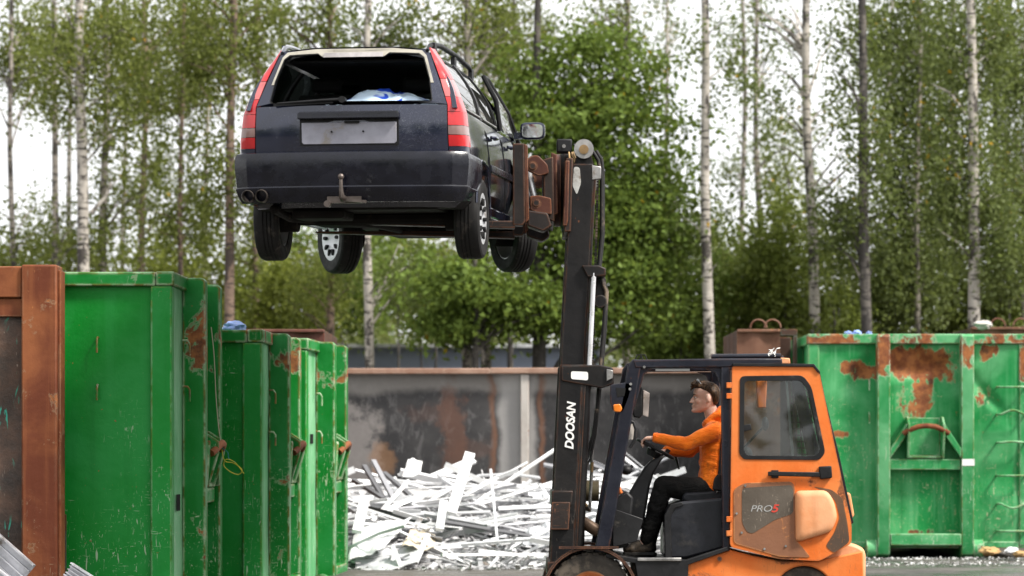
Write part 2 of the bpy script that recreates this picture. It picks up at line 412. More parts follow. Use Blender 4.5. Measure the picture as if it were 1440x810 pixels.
# cut the four wheel arches and hollow the cabin floor below the belt
cut = MB()
for y in (.97, 3.63):
    for sx in (-1, 1): cut.cyl((sx * .58, y, .27), (sx * 1.2, y, .27), .355, 40)
cut.box(-.74, .74, .12, 3.3, .62, 1.3)
co = cut.build('tmp', PAINT, None)
co.matrix_world = CARM
bo = body.modifiers.new('arches', 'BOOLEAN'); bo.object = co; bo.operation = 'DIFFERENCE'; bo.solver = 'EXACT'
dg = bpy.context.evaluated_depsgraph_get()
me = bpy.data.meshes.new_from_object(body.evaluated_get(dg))
body.modifiers.clear(); body.data = me; me.name = 'body'
bpy.data.objects.remove(co)
me.materials.append(UNDER)
for p in me.polygons:
    c = p.center
    if (p.normal.z < -.75 and c.z < .5): p.material_index = 1

def side(y, t, sx, inset=0):
    """point on the leaning side of the glasshouse: t = 0 at the belt, 1 at the roof gutter"""
    xb = interp([(0, .800), (.4, .822), (3.4, .815), (3.6, .80)], y); xr = interp([(0, .555), (.3, .575), (.8, .595), (2.6, .60), (3.1, .575)], y)
    z = lerp(.975, interp([(0, 1.40), (.3, 1.41), (1.6, 1.425), (2.5, 1.40), (3.1, 1.33)], y), t)
    bulge = .045 * math.sin(math.pi * t)
    return Vector((sx * (lerp(xb, xr, t) + bulge - inset), y, z))
def strip(m_, lo, hi, sx, th=.035, n=6):
    """pillar between lines lo and hi: each is ((y at belt), (y at roof))"""
    rings = []
    for i in range(n + 1):
        t = i / n; ya, yb = lerp(lo[0], lo[1], t), lerp(hi[0], hi[1], t)
        rings.append([side(ya, t, sx), side(yb, t, sx), side(yb, t, sx, th), side(ya, t, sx, th)])
    m_.loft(rings)
def panel(m_, quad, sx, ins, th, n=6):
    (a0, a1), (b0, b1), t0, t1 = quad; rings = []
    for i in range(n + 1):
        t = lerp(t0, t1, i / n); ya, yb = lerp(a0, a1, i / n), lerp(b0, b1, i / n)
        rings.append([side(ya, t, sx, ins), side((ya + yb) / 2, t, sx, ins), side(yb, t, sx, ins), side(yb, t, sx, ins + th), side((ya + yb) / 2, t, sx, ins + th), side(ya, t, sx, ins + th)])
    m_.loft(rings)
for sx in (1, -1):
    m = MB(); strip(m, (.10, .30), (.30, .43), sx); m.build('rear_pillar', PAINT, car)
    m = MB(); strip(m, (1.22, 1.27), (1.32, 1.35), sx); m.build('door_pillar', BLACK, car); m = MB(); strip(m, (2.16, 2.10), (2.28, 2.20), sx); m.build('door_pillar', BLACK, car)
    m = MB(); strip(m, (3.36, 2.72), (3.46, 2.80), sx); m.build('windscreen_pillar', PAINT, car)
    m = MB(); panel(m, ((.31, .44), (1.21, 1.26), .04, .93), sx, .012, .006); w1 = m.build('side_window', CARGLASS, car)
    m = MB(); m.tube([side(.33, .04, sx, .0), side(1.2, .04, sx, .0)], .010, 6); m.build('window_trim', STEEL, w1)
    m = MB(); panel(m, ((1.33, 1.36), (2.15, 2.09), .04, .93), sx, .012, .006); w2 = m.build('side_window', CARGLASS, car)
    m = MB(); m.tube([side(1.34, .04, sx, .0), side(2.15, .04, sx, .0)], .010, 6); m.build('window_trim', STEEL, w2)
    m = MB(); panel(m, ((2.29, 2.21), (3.34, 2.74), .04, .93), sx, .012, .006)
    if sx < 0: m.build('side_window', CARGLASS, car)
# roof
m = MB(); rings = []
for y in (.285, .33, .45, .8, 1.3, 1.8, 2.3, 2.7, 2.95):
    e = side(y, 1, 1); q = []
    for i in range(13):
        s_ = -1 + 2 * i / 12
        q.append(Vector((e.x * s_ * 1.01, y - .015 * (1 - s_ * s_) * (1 if y < .5 else 0), e.z + .055 * (1 - s_ ** 4) - .012)))
    rings.append(q + [Vector((p.x * .985, p.y, p.z - .045)) for p in reversed(q)])
m.loft(rings); m.build('roof', PAINT, car, smooth=45)
m = MB(); rings = []
for y in (.42, .8, 1.3, 1.8, 2.3, 2.8):
    e = side(y, 1, 1)
    rings.append([Vector((e.x * .93, y, e.z - .05)), Vector((-e.x * .93, y, e.z - .05)), Vector((-e.x * .93, y, e.z - .035)), Vector((e.x * .93, y, e.z - .035))])
m.loft(rings); m.build('roof_lining', CABIN, car)
for sx in (1, -1):   # roof rails
    e = side(.32, 1, 1).x; z = 1.425
    m = MB(); m.tube([(sx * (e - .02), .26, z - .005), (sx * (e - .015), .36, z + .04), (sx * (e - .01), .5, z + .065), (sx * e, .8, z + .085), (sx * e, 1.6, z + .095), (sx * e, 2.3, z + .075), (sx * (e - .01), 2.55, z + .02)], [.014, .02, .021, .021, .021, .02, .014], 10)
    for y in (.45, 1.45, 2.4): m.box(sx * e - .016, sx * e + .016, y - .05, y + .05, z - .02, z + .07)
    m.build('roof_rail', PAINT if sx < 0 else BLACK, car, smooth=60)
# windscreen
m = MB()
m.loft([[Vector((-.70, 3.42, .98)), Vector((0, 3.56, .98)), Vector((.70, 3.42, .98))], [Vector((-.545, 2.80, 1.37)), Vector((0, 2.90, 1.385)), Vector((.545, 2.80, 1.37))]], caps=False, closed=False)
m.build('windscreen', CARGLASS, car)

# tailgate: lower panel, and the glassless window surround above
def rear(x, z):
    """the rear face of the car"""
    t = max(0, (z - 1.0) / .45)
    return Vector((x, (.035 if z < 1.0 else lerp(.035, .25, t ** 1.05)) + .11 * (abs(x) / .8) ** 3 - .016 * math.sin(min(1, max(0, (z - .66) / .34)) * math.pi), z))
def rmap(a, b, d):
    p = rear(a, b); return Vector((p.x, p.y + d, p.z))
def rgrid(m_, xa, xb, z0, z1, d, nx=14, nz=6):
    """rear panel; xa / xb are half widths at z0 and z1"""
    f = lambda i, j: rmap(lerp(-1, 1, i) * lerp(xa, xb, j), lerp(z0, z1, j), d)
    return m_.sheet(f, nx, nz)
m = MB(); rgrid(m, .735, .725, .655, 1.0, 0); rgrid(m, .735, .725, .655, 1.0, .03)
m.loft([[rmap(s_ * lerp(.735, .725, j / 6), lerp(.655, 1.0, j / 6), dd) for dd in (0, .03)] for s_ in (1,) for j in range(7)], caps=False, closed=False)
tg = m.build('tailgate', PAINT, car, smooth=45)
def densify(poly, n=5):
    out = []
    for (a, b), (c, d) in zip(poly, poly[1:] + poly[:1]):
        for i in range(n): out.append((lerp(a, c, i / n), lerp(b, d, i / n)))
    return out
outer = [(-.725, 1.006), (.725, 1.006), (.655, 1.2), (.575, 1.40), (.545, 1.435), (.30, 1.455), (-.30, 1.455), (-.545, 1.435), (-.575, 1.40), (-.655, 1.2)]
inner = [(-.60, 1.03), (.60, 1.03), (.612, 1.045), (.585, 1.2), (.53, 1.365), (.49, 1.395), (.27, 1.402), (.235, 1.375), (-.235, 1.375), (-.27, 1.402), (-.49, 1.395), (-.53, 1.365), (-.585, 1.2), (-.612, 1.045)]
m = MB(); m.ring(densify(outer), densify(inner), 0, .035, rmap); wf = m.build('window_surround', PAINT, car, smooth=40)
outer2 = [(x * .95, 1.025 + (z - 1.025) * .985 if z > 1.03 else 1.02) for x, z in outer]
outer2 = [(-.66, 1.035), (.66, 1.035), (.62, 1.2), (.552, 1.385), (.515, 1.422), (.3, 1.44), (-.3, 1.44), (-.515, 1.422), (-.552, 1.385), (-.62, 1.2)]
m = MB(); m.ring(densify(outer2[2:9] + [(-.598, 1.2), (-.545, 1.37), (-.50, 1.402), (-.27, 1.408), (.27, 1.408), (.50, 1.402), (.545, 1.37), (.598, 1.2)]), [(0, 1.43), (.01, 1.43), (.01, 1.432)], -.004, .0, rmap) if False else None
band = [(-.62, 1.17), (-.552, 1.385), (-.515, 1.424), (-.3, 1.444), (.3, 1.444), (.515, 1.424), (.552, 1.385), (.62, 1.17), (.596, 1.17), (.540, 1.362), (.497, 1.40), (.275, 1.408), (.24, 1.383), (-.24, 1.383), (-.275, 1.408), (-.497, 1.40), (-.540, 1.362), (-.596, 1.17)]
m = MB(); m.prism(densify(band, 3), -.005, 0.0, rmap); m.build('peeled_glue_band', PRIMER, wf)
m = MB(); m.ring(densify([(x * 1.012, 1.2 + (z - 1.2) * 1.04) for x, z in inner], 3), densify(inner, 3), -.008, .04, rmap); m.build('window_seal', HOLE, wf)
m = MB(); m.prism(densify([(-.23, 1.376), (.23, 1.376), (.225, 1.412), (-.225, 1.412)], 4), -.022, .0, rmap); m.build('high_brake_light', plain('frosted_brake_lens', (.33, .31, .31), .25, coat=.5), car)
# wiper
m = MB(); m.tube([rear(-.05, 1.04) + Vector((0, -.04, 0)), rear(-.2, 1.035) + Vector((0, -.05, 0)), rear(-.55, 1.02) + Vector((0, -.035, 0))], [.014, .011, .007], 8)
m.cyl(rear(-.05, 1.04) + Vector((0, .02, 0)), rear(-.05, 1.04) + Vector((0, -.06, 0)), .025, 14); m.bar(rear(-.12, 1.022) + Vector((0, -.03, 0)), rear(-.58, 1.008) + Vector((0, -.03, 0)), .012, .018)
m.build('rear_wiper', BLACK, car)
# handle strip, plate recess, plate
m = MB(); m.prism(densify([(-.385, .895), (.385, .895), (.385, .938), (.37, .95), (-.37, .95), (-.385, .938)], 3), -.065, .0, rmap); m.build('handle_strip', BUMPER, tg, bevel=.008)
m = MB(); m.prism([(-.37, .70), (.37, .70), (.375, .72), (.375, .894), (-.375, .894), (-.375, .72)], -.012, .0, rmap); m.build('plate_recess', BLACK, tg)
m = MB(); m.prism([(-.345, .708), (.345, .708), (.36, .722), (.36, .87), (-.36, .87), (-.36, .722)], -.020, -.012, rmap); pl = m.build('number_plate_panel', PLATE, tg, bevel=.004)
m = MB()
for x in (-.13, .11): m.cyl(rear(x, .80) + Vector((0, -.026, 0)), rear(x, .80) + Vector((0, -.01, 0)), .007, 8)
m.box(-.03, .08, -.012, -.004 + .012, .862, .878)
m.build('plate_screw', HOLE, tg)
# tail lights: run from bumper to roof round the corner
def lamp(m_, sx, z0, z1, ex=0):
    rings = []
    for i in range(9):
        z = lerp(z0, z1, i / 8)
        xi = interp([(.62, .738), (1.0, .728), (1.2, .662), (1.40, .582), (1.46, .558)], z) + .004
        xo = interp([(.62, .868), (.75, .866), (.95, .842), (1.1, .785), (1.25, .712), (1.40, .612), (1.46, .572)], z) + ex
        yb = rear(xi, z).y; dep = interp([(.62, .17), (1.0, .16), (1.45, .10)], z)
        rings.append([Vector((sx * xi, yb - .004 - ex, z)), Vector((sx * lerp(xi, xo, .5), yb + .004 - ex, z)), Vector((sx * lerp(xi, xo, .85), yb + .022 - ex, z)), Vector((sx * xo, yb + .06, z)), Vector((sx * (xo + .012), yb + dep, z)), Vector((sx * (xi - .0), yb + dep, z))])
    m_.loft(rings)
for sx in (1, -1):
    m = MB(); lamp(m, sx, .690, .772); tl = m.build('tail_light', LENS_R, car, smooth=50)
    m = MB(); lamp(m, sx, .776, .842); m.build('reversing_lens', LENS_W, tl, smooth=50)
    m = MB(); lamp(m, sx, .846, .945); m.build('brake_lens', LENS_R, tl, smooth=50)
    m = MB(); lamp(m, sx, .949, 1.06); m.build('brake_lens', LENS_R, tl, smooth=50)
    m = MB(); lamp(m, sx, 1.064, 1.20); m.build('upper_lens', LENS_P, tl, smooth=50)
    m = MB(); lamp(m, sx, 1.204, 1.445); m.build('upper_lens', LENS_R, tl, smooth=50)
    m = MB(); lamp(m, sx, .60, .687); m.build('corner_filler', PAINT, car, smooth=50)
# bumper
path = []
for i in range(25):
    s_ = -1 + 2 * i / 24
    if abs(s_) < .62: x = s_ / .62 * .70; y = -.02 + .05 * (abs(x) / .7) ** 2; nx, ny = 0, -1
    else:
        t = (abs(s_) - .62) / .38; sg = math.copysign(1, s_)
        if t < .5: a = t / .5 * math.pi / 2; x = sg * (.70 + .18 * math.sin(a)); y = .03 + .16 * (1 - math.cos(a)); nx, ny = sg * math.sin(a), -math.cos(a)
        else: x = sg * .88; y = .19 + (t - .5) / .5 * .44; nx, ny = sg, 0
    path.append((x, y, nx, ny))
prof = [(-.06, .655), (.0, .652), (.022, .645), (.034, .625), (.040, .585), (.038, .53), (.030, .46), (.022, .395), (.030, .385), (.028, .37), (.012, .33), (-.02, .275), (-.08, .272)]
m = MB(); m.loft([[Vector((x + nx * o, y + ny * o, z - (.015 if abs(nx) > .9 else 0))) for o, z in [(o_, max(z_, .275 + .40 * max(0, y - .17)) if z_ < .5 else z_) for o_, z_ in prof]] for x, y, nx, ny in path], caps=True); bp = m.build('rear_bumper', BUMPER, car, smooth=28)
m = MB()
for x in (-.665, -.775):
    m.lathe([(.044, -.0), (.05, .02), (.05, .25), (.044, .25), (.042, .02)], (x, -.03 + (0 if x > -.7 else .03), .325), (0, 1, 0), 20, closed=True); m.cyl((x, .06, .325), (x, .08, .325), .045)
m.build('exhaust_tip', plain('sooty_exhaust', (.10, .085, .075), .4, .7, dirt=.4), car)
m = MB(); m.tube([(-.03, .2, .30), (-.03, -.08, .295), (-.03, -.125, .31), (-.035, -.13, .36), (-.035, -.13, .44)], [.026, .026, .022, .016, .013], 12); m.ell((-.035, -.13, .455), (.024, .024, .024)); m.bar((-.04, -.06, .288), (.14, -.05, .272), .05, .02); m.box(-.16, .10, -.03, .03, .265, .315); m.cyl((-.155, -.06, .26), (-.155, 0, .26), .025)
m.build('tow_hitch', plain('greasy_hitch', (.12, .10, .09), .4, .7, dirt=.3), car, smooth=50)
# underside: tank, axle, exhaust pipe, shields
m = MB(); m.box(-.62, .62, .35, 1.45, .235, .33); m.box(-.70, .70, 1.5, 3.2, .24, .33); m.box(-.35, .35, 3.2, 4.2, .19, .3); m.tube([(-.6, .97, .20), (.6, .97, .20)], .05, 10); m.tube([(-.62, .2, .24), (-.6, .7, .2), (-.1, 1.5, .19), (0, 3.2, .19)], .035, 10)
m.box(-.5, -.1, .3, .75, .17, .24); m.build('underbody', UNDER, car, bevel=.02)
for sx in (1, -1): m = MB(); m.box(sx * .83 - .03, sx * .83 + .03, 1.36, 3.25, .225, .31); m.build('sill', PAINT, car, bevel=.015)
# right side trim, handles, door gaps
for sx in (1, -1):
    for y in (1.50, 2.50):
        m = MB(); m.tube([(sx * .865, y, .86), (sx * .895, y + .03, .86), (sx * .895, y + .16, .862), (sx * .865, y + .19, .862)], .014, 8); m.build('door_handle', PAINT, car)
    m = MB(); m.box(sx * .882 - .010, sx * .882 + .012, 1.36, 3.24, .575, .635); m.build('side_moulding', BUMPER, car, bevel=.006)
    for y in (1.31, 2.22, 3.20): m = MB(); m.bar((sx * .8795, y, .33), (sx * .8785, y, .66), .004, .012); m.bar((sx * .8785, y, .66), (sx * .855, y, .86), .004, .012); m.bar((sx * .857, y, .86), (sx * .803, y, .965), .004, .012); m.build('door_gap', HOLE, car)
    for yc in (.97, 3.63):
        m = MB(); m.tube([(sx * .876, yc + .365 * math.cos(a), .27 + .365 * math.sin(a)) for a in [math.pi * (.02 + .96 * k / 24) for k in range(25)]], .012, 6); m.build('arch_lip', PAINT, car)
# right front door window frame bent outwards, glass and mirror
def bent(y, t): 
    p = side(y, t, 1); return p + Vector((.02 + .085 * t, .02, .015 * t))
m = MB(); fr = [bent(2.24, 0), bent(2.19, .55), bent(2.17, .97), bent(2.45, 1.0), bent(2.75, .95), bent(3.05, .55), bent(3.34, .05), bent(3.40, -.04)]
m.tube(fr, .021, 8); dfm = m.build('bent_door_frame', BLACK, car)
m = MB(); m.loft([[bent(2.25, 0), bent(2.8, 0), bent(3.34, .02)], [bent(2.21, .5), bent(2.6, .5), bent(3.06, .5)], [bent(2.18, .95), bent(2.45, .97), bent(2.76, .93)]], caps=False, closed=False); m.build('door_glass', CARGLASS, dfm)
for sx in (1, -1):
    m = MB(); m.loft([[Vector((sx * .84, 3.10, .97)), Vector((sx * .84, 3.22, .97)), Vector((sx * .84, 3.20, 1.03)), Vector((sx * .84, 3.12, 1.03))], [Vector((sx * .93, 3.10, .985)), Vector((sx * .93, 3.18, .985)), Vector((sx * .93, 3.18, 1.03)), Vector((sx * .93, 3.10, 1.03))]])
    c = Vector((sx * 1.0, 3.12, 1.04)); rr = []
    for (d, k) in ((-.035, .93), (-.03, 1.0), (.02, 1.0), (.07, .8), (.10, .45)):
        rr.append([c + Vector((.105 * k * math.copysign(abs(math.cos(a)) ** .45, math.cos(a)), d, .072 * k * math.copysign(abs(math.sin(a)) ** .45, math.sin(a)))) for a in [2 * math.pi * q / 28 for q in range(28)]])
    m.loft(rr); mi = m.build('wing_mirror', PAINT, car, smooth=50)
    m = MB(); m.prism([(c.x + .088 * math.copysign(abs(math.cos(a)) ** .45, math.cos(a)), c.z + .056 * math.copysign(abs(math.sin(a)) ** .45, math.sin(a))) for a in [2 * math.pi * q / 28 for q in range(28)]], 3.079, 3.084, FXZ); m.build('mirror_glass', plain('mirror_silver', (.85, .87, .9), .04, 1, var=.03, bump=0), mi)
# wheels
def car_wheel(x, y, z, steer, sx):
    o = bpy.data.objects.new('wheel', None); COL.objects.link(o); o.parent = car; o.location = (x, y, z); o.rotation_euler = (0, 0, steer)
    a = Vector((sx, 0, 0))
    m = MB(); prof = [(.20, -.09), (.235, -.098), (.285, -.098), (.302, -.088), (.310, -.07)]
    for q in (-.045, -.015, .015, .045): prof += [(.313, q - .022), (.313, q - .007), (.306, q - .005), (.306, q + .003)] if q < .04 else [(.313, q - .022), (.313, q + .012)]
    prof += [(.310, .07), (.302, .088), (.285, .098), (.235, .098), (.20, .09)]
    m.lathe(prof, (0, 0, 0), a, 56, closed=True); m.build('tyre', RUBBER, o, smooth=30)
    m = MB(); m.lathe([(.0, .052), (.05, .052), (.07, .060), (.15, .082), (.195, .09), (.21, .086), (.21, -.08), (.19, -.08), (.19, .04), (.0, .03)], (0, 0, 0), a, 40); rim = m.build('wheel_cover', ALLOY, o, smooth=40)
    m = MB()
    for k in range(10):
        an = 2 * math.pi * k / 10; d = Vector((0, math.cos(an), math.sin(an))); t_ = Vector((0, -math.sin(an), math.cos(an)))
        rr = []
        for h in (.066, .096):
            rr.append([a * (h + .0) + d * (.135 + .03 * math.cos(b)) + t_ * .016 * math.sin(b) for b in [2 * math.pi * q / 10 for q in range(10)]])
        m.loft(rr)
    m.build('cover_slot', HOLE, o)
    m = MB(); m.cyl(a * -.2, a * .03, .09, 16); m.build('hub', UNDER, o)
    return o
for sx in (1, -1):
    car_wheel(sx * .785, .97, .19, 0, sx); car_wheel(sx * .765, 3.63, .175, R(33), sx)
# cabin
for x in (-.36, .36):
    m = MB(); m.loft([[Vector((x + a * .24, 1.05 + b, .6)) for a, b in ((-1, 0), (1, 0), (1, .14), (-1, .14))], [Vector((x + a * .23, .98 + b, 1.17)) for a, b in ((-1, 0), (1, 0), (1, .1), (-1, .1))]]); m.box(x - .12, x + .12, .97, 1.05, 1.19, 1.30); m.build('rear_seat', CABIN, car, bevel=.03)
    m = MB(); m.loft([[Vector((x + a * .24, 2.0 + b, .6)) for a, b in ((-1, 0), (1, 0), (1, .14), (-1, .14))], [Vector((x + a * .22, 1.86 + b, 1.18)) for a, b in ((-1, 0), (1, 0), (1, .1), (-1, .1))]]); m.box(x - .12, x + .12, 1.85, 1.92, 1.20, 1.33); m.build('front_seat', CABIN, car, bevel=.03)
m = MB(); m.box(-.735, .735, .13, 1.0, .62, .92); m.box(-.7, .7, 3.0, 3.38, .62, 1.02); m.build('cabin_trim', CABIN, car)
# crumpled blue and white sheet in the boot
m = MB(); noise_v = Vector((3, 1, 7))
def bag(i, j):
    a = lerp(-1, 1, i); b = lerp(0, 1, j)
    hgt = .165 * math.sin(math.pi * min(1, b * .9 + .08)) * (1 - a * a * .75) + .04 * noise.noise(Vector((a * 3, b * 4, 2))) + .02 * noise.noise(Vector((a * 9, b * 9, 5)))
    return Vector((.20 + a * .43, .22 + b * .55, .965 + max(0, hgt) + .01))
m.sheet(bag, 26, 20)
tb = NT('blue_white_sheet'); v = tb.coord(); f = tb.noise(tb.scaled(v, 3, 2, 4), 1.8, 3, .5, .6)
cc = tb.mix(tb.ramp(f, .40, .43), (.02, .07, .5), (.6, .75, .9)); tb.done(cc, .3, 0, tb.bump(tb.noise(v, 20, 4), .5, .02))
sh = m.build('blue_sheet', tb.m, None, smooth=60)
sh.data.transform(CARM)
tag(sh, 'crumpled blue and white plastic sheet lying inside the open boot of the lifted car', 'plastic sheet')
# ================================================================= the forklift
FY, NY = 25.0, 24.38                       # centre plane and near side
GZ = 0.0
fl = thing('forklift', (PX(930, FY), FY, GZ), 'orange and black forklift with an open cab, its raised mast holding the car', 'forklift')
FO = Vector(fl.location)
def L(u, v, Y=None):                        # photo-measured point brought to the forklift's own coordinates at depth Y
    Y = NY if Y is None else Y
    return P(u, v, Y) - FO
def FP(Y):                                  # prism map: side-view outline measured at plane Y, extruded in depth (d is relative to Y)
    return lambda a, b, d: L(a, b, Y) + Vector((0, d, 0))
def rnd(poly, r=4, n=4):
    """round the corners of an outline"""
    out = []; N = len(poly)
    for i in range(N):
        p0, p1, p2 = Vector(poly[i - 1]), Vector(poly[i]), Vector(poly[(i + 1) % N])
        a = (p0 - p1); b = (p2 - p1); d = min(r, a.length * .45, b.length * .45)
        q0 = p1 + a.normalized() * d; q2 = p1 + b.normalized() * d
        for k in range(n + 1):
            t = k / n; q = q0 * (1 - t) ** 2 + p1 * 2 * t * (1 - t) + q2 * t * t; out.append((q.x, q.y))
    return out
def fpart(name, poly, d0, d1, mat, parent=fl, Y=NY, bevel=.006, r=0):
    m = MB(); m.prism(rnd(poly, r) if r else poly, d0, d1, FP(Y)); return m.build(name, mat, parent, bevel=bevel)

# chassis
W_ = 1.24
fpart('chassis', [(958, 794), (1027, 773), (1060, 782), (1098, 789), (1150, 789), (1214, 775), (1216, 850), (1195, 868), (1176, 868)] + [(1131 + 44 * math.cos(q * math.pi / 20), 843 - 47 * math.sin(q * math.pi / 20)) for q in range(1, 20)] + [(1086, 868), (930, 872), (925, 815), (955, 812)], .02, W_ - .02, ORANGE, bevel=.012)
fpart('counterweight', [(1120, 690), (1172, 690), (1186, 725), (1189, 762), (1206, 766), (1216, 772), (1219, 780), (1218, 855), (1199, 866), (1185, 866), (1180, 800), (1150, 782), (1120, 780)], .05, W_ - .05, ORANGE_P, bevel=.03, r=6)
fpart('step_plate', [(852, 778), (900, 786), (966, 787), (1024, 768), (1024, 774), (968, 794), (966, 838), (900, 838), (893, 792), (852, 784)], -.02, W_ + .02, BLACK)
fpart('step_edge', [(896, 784), (958, 784), (958, 789), (896, 789)], -.035, -.02, STEEL)
# wheels
def fork_wheel(u, Y, r, wdt, sgn):
    o = bpy.data.objects.new('wheel', None); COL.objects.link(o); o.parent = fl
    o.location = Vector((PX(u, NY), Y, r)) - FO + Vector((0, 0, 0))
    a = Vector((0, -sgn, 0)); h = wdt / 2; s = r / .34
    m = MB(); prof = [(.19 * s, -h), (.30 * s, -h), (.325 * s, -h * .93), (.34 * s, -h * .8), (.34 * s, h * .8), (.325 * s, h * .93), (.30 * s, h), (.25 * s, h * .97), (.19 * s, h * .9)]
    m.lathe(prof, (0, 0, 0), a, 48, closed=True)
    for k in range(22):
        an = 2 * math.pi * k / 22; d = Vector((math.cos(an), 0, math.sin(an)))
        m.bar(d * .335 * s + a * h * .96, d * .347 * s + a * h * .1, .045 * s, .02 * s, up=d)
    m.build('tyre', RUBBER_D, o, smooth=35)
    m = MB(); m.lathe([(.0, h * .6), (.07 * s, h * .6), (.08 * s, h * .3), (.15 * s, h * .2), (.18 * s, h * .75), (.195 * s, h * .8), (.195 * s, -h * .8), (.0, -h * .8)], (0, 0, 0), a, 32); m.build('rim', ORANGE_P, o, smooth=35)
for Y, s in ((NY + .10, 1), (NY + W_ - .10, -1)):
    fork_wheel(830, Y, .34, .24, s); fork_wheel(1131, Y + s * .06, .285, .2, s)
for Y0_ in (-.06, W_ - .22):
    pts = []
    for k in range(17):
        a = math.pi * (1.0 - k / 16 * .93); pts.append((830 + 67 * math.cos(a), 834 - 66 * math.sin(a)))
    pin = [(830 + (x - 830) * .94, 834 + (y - 834) * .94) for x, y in pts]
    m = MB(); m.prism(pts + pin[::-1], Y0_, Y0_ + .28, FP(NY)); mg = m.build('mudguard', CLAMP, fl)
    if Y0_ < 0: m = MB(); m.bar(L(786, 770, NY - .05), L(870, 770, NY - .05), .05, .02); m.build('mudguard_strip', CLAMP, mg)
# front bulkhead, cowl, steering column
fpart('front_bulkhead', [(848, 740), (868, 700), (882, 690), (892, 700), (884, 770), (846, 776)], .10, W_ - .10, BLACK, bevel=.02)
fpart('pedal_cowl', [(862, 715), (905, 730), (896, 762), (862, 770)], .06, .14, BLACK)
m = MB(); C_ = FY
ringsc = []
for (u, v, hw, hd) in ((880, 752, 26, .13), (888, 715, 24, .12), (898, 690, 17, .09), (908, 668, 13, .07), (918, 652, 13, .07), (926, 643, 12, .06)):
    c = L(u, v, C_ - .05); ringsc.append([c + Vector((a * hw * C_ / FPX * .9, b * hd, a * hw * C_ / FPX * .35)) for a, b in ((-1, -1), (1, -1), (1, 1), (-1, 1))])
m.loft(ringsc); m.build('steering_column', BLACK, fl, bevel=.02, smooth=40)
m = MB(); cw = L(922, 631.5, C_ - .05); aw = Vector((math.sin(R(28)) * -1, 0, math.cos(R(28))))
aw = Vector((.47, 0, .88)).normalized(); e1 = Vector((.88, 0, -.47)); e2 = Vector((0, 1, 0))
m.loft([[cw + (e1 * math.cos(t) + e2 * math.sin(t)) * (.175 + .014 * math.cos(q)) + aw * .014 * math.sin(q) for q in [2 * math.pi * k / 10 for k in range(10)]] for t in [2 * math.pi * j / 40 for j in range(41)]], caps=False)
for an in (0.3, 2.4, 4.5): m.bar(cw - aw * .03, cw + (e1 * math.cos(an) + e2 * math.sin(an)) * .17, .035, .015, up=aw)
m.lathe([(.05, -.075), (.07, -.02), (.05, .0)], cw, aw, 20); m.cyl(cw + e1 * .1 + aw * .0, cw + e1 * .1 + aw * .05, .02)
m.build('steering_wheel', BLACK, fl, smooth=50)
m = MB(); m.tube([L(948, 640, C_ + .25), L(940, 625, C_ + .25), L(936, 612, C_ + .25)], [.008, .008, .016], 8); m.tube([L(955, 660, C_ + .32), L(950, 640, C_ + .32)], [.008, .016], 8); m.build('hydraulic_lever', BLACK, fl)
# engine hood and seat
fpart('engine_hood', [(938, 786), (938, 722), (944, 712), (958, 706), (1024, 700), (1120, 694), (1120, 775), (1024, 770), (966, 786)], .10, W_ - .10, SEATM, bevel=.02, r=5)
fpart('hood_trim', [(936, 786), (935, 725), (944, 709), (960, 706), (962, 711), (950, 715), (944, 727), (946, 786)], .085, .12, BLACK, bevel=.006)
sc_ = fpart('seat', [(962, 702), (966, 694), (1022, 690), (1030, 698), (1026, 708), (966, 708)], .34, .88, SEATM, bevel=.02, r=4)
fpart('seat_back', [(1012, 690), (1018, 612), (1026, 598), (1036, 598), (1040, 610), (1034, 696)], .36, .86, SEATM, bevel=.03, r=6)
fpart('armrest', [(1005, 690), (1008, 672), (1016, 665), (1022, 672), (1020, 692)], .27, .32, BLACK, bevel=.012, r=4)
# overhead guard: both sides
for d0 in (0, W_ - .07):
    fpart('guard_pillar', [(836, 776), (883, 514), (890, 505), (904, 506), (900, 524), (856, 778)], d0, d0 + .07, GUARD, bevel=.008)
    fpart('guard_corner', [(892, 518), (918, 518), (906, 526), (901, 545), (893, 572), (886, 572)], d0 + .015, d0 + .055, GUARD, bevel=.004)
    fpart('guard_post', [(1014, 512), (1027, 512), (1026, 775), (1016, 775)], d0, d0 + .07, GUARD, bevel=.008)
    fpart('guard_corner', [(1015, 518), (992, 518), (1006, 524), (1013, 540), (1015, 560)], d0 + .015, d0 + .055, GUARD, bevel=.004)
    fpart('roof_rail', [(890, 506), (1016, 504), (1100, 504), (1100, 512), (1016, 517), (893, 518)], d0 - .005, d0 + .075, GUARD, bevel=.012)
    fpart('guard_pillar', [(1128, 516), (1146, 516), (1186, 690), (1166, 692)], d0, d0 + .06, GUARD, bevel=.008)
m = MB()
for k in range(9):
    u = 905 + k * 24; m.bar(L(u, 510, NY + .05), L(u, 510, NY + W_ - .05), .03, .035)
m.build('roof_bar', GUARD, fl)
m = MB(); m.bar(L(905, 521, NY + .3), L(905, 521, NY + .9), .06, .04); m.bar(L(895, 511, NY + .02), L(895, 511, NY + W_ - .02), .07, .06); m.bar(L(1020, 511, NY + .02), L(1020, 511, NY + W_ - .02), .05, .05); m.build('cross_beam', GUARD, fl)
m = MB(); m.tube([L(1000, 501.5, NY + .2), L(1098, 500.5, NY + .2)], .022, 10); m.tube([L(1098, 500.5, NY + .2), L(1100, 508, NY + .2)], .02, 10); m.tube([L(1030, 501, NY + .2), L(1030, 508, NY + .2)], .015, 8); m.build('roof_tube', GUARD, fl, smooth=50)
m = MB()
random.seed(3)
for k in range(9):
    p = L(1086, 499, NY + .2); pts = [p]
    for j in range(4): p = p + Vector((random.uniform(-.03, .03), random.uniform(-.03, .03), random.uniform(-.02, .025))); pts.append(p)
    m.tube(pts, .004, 5)
m.build('white_tie', WHITE, fl)
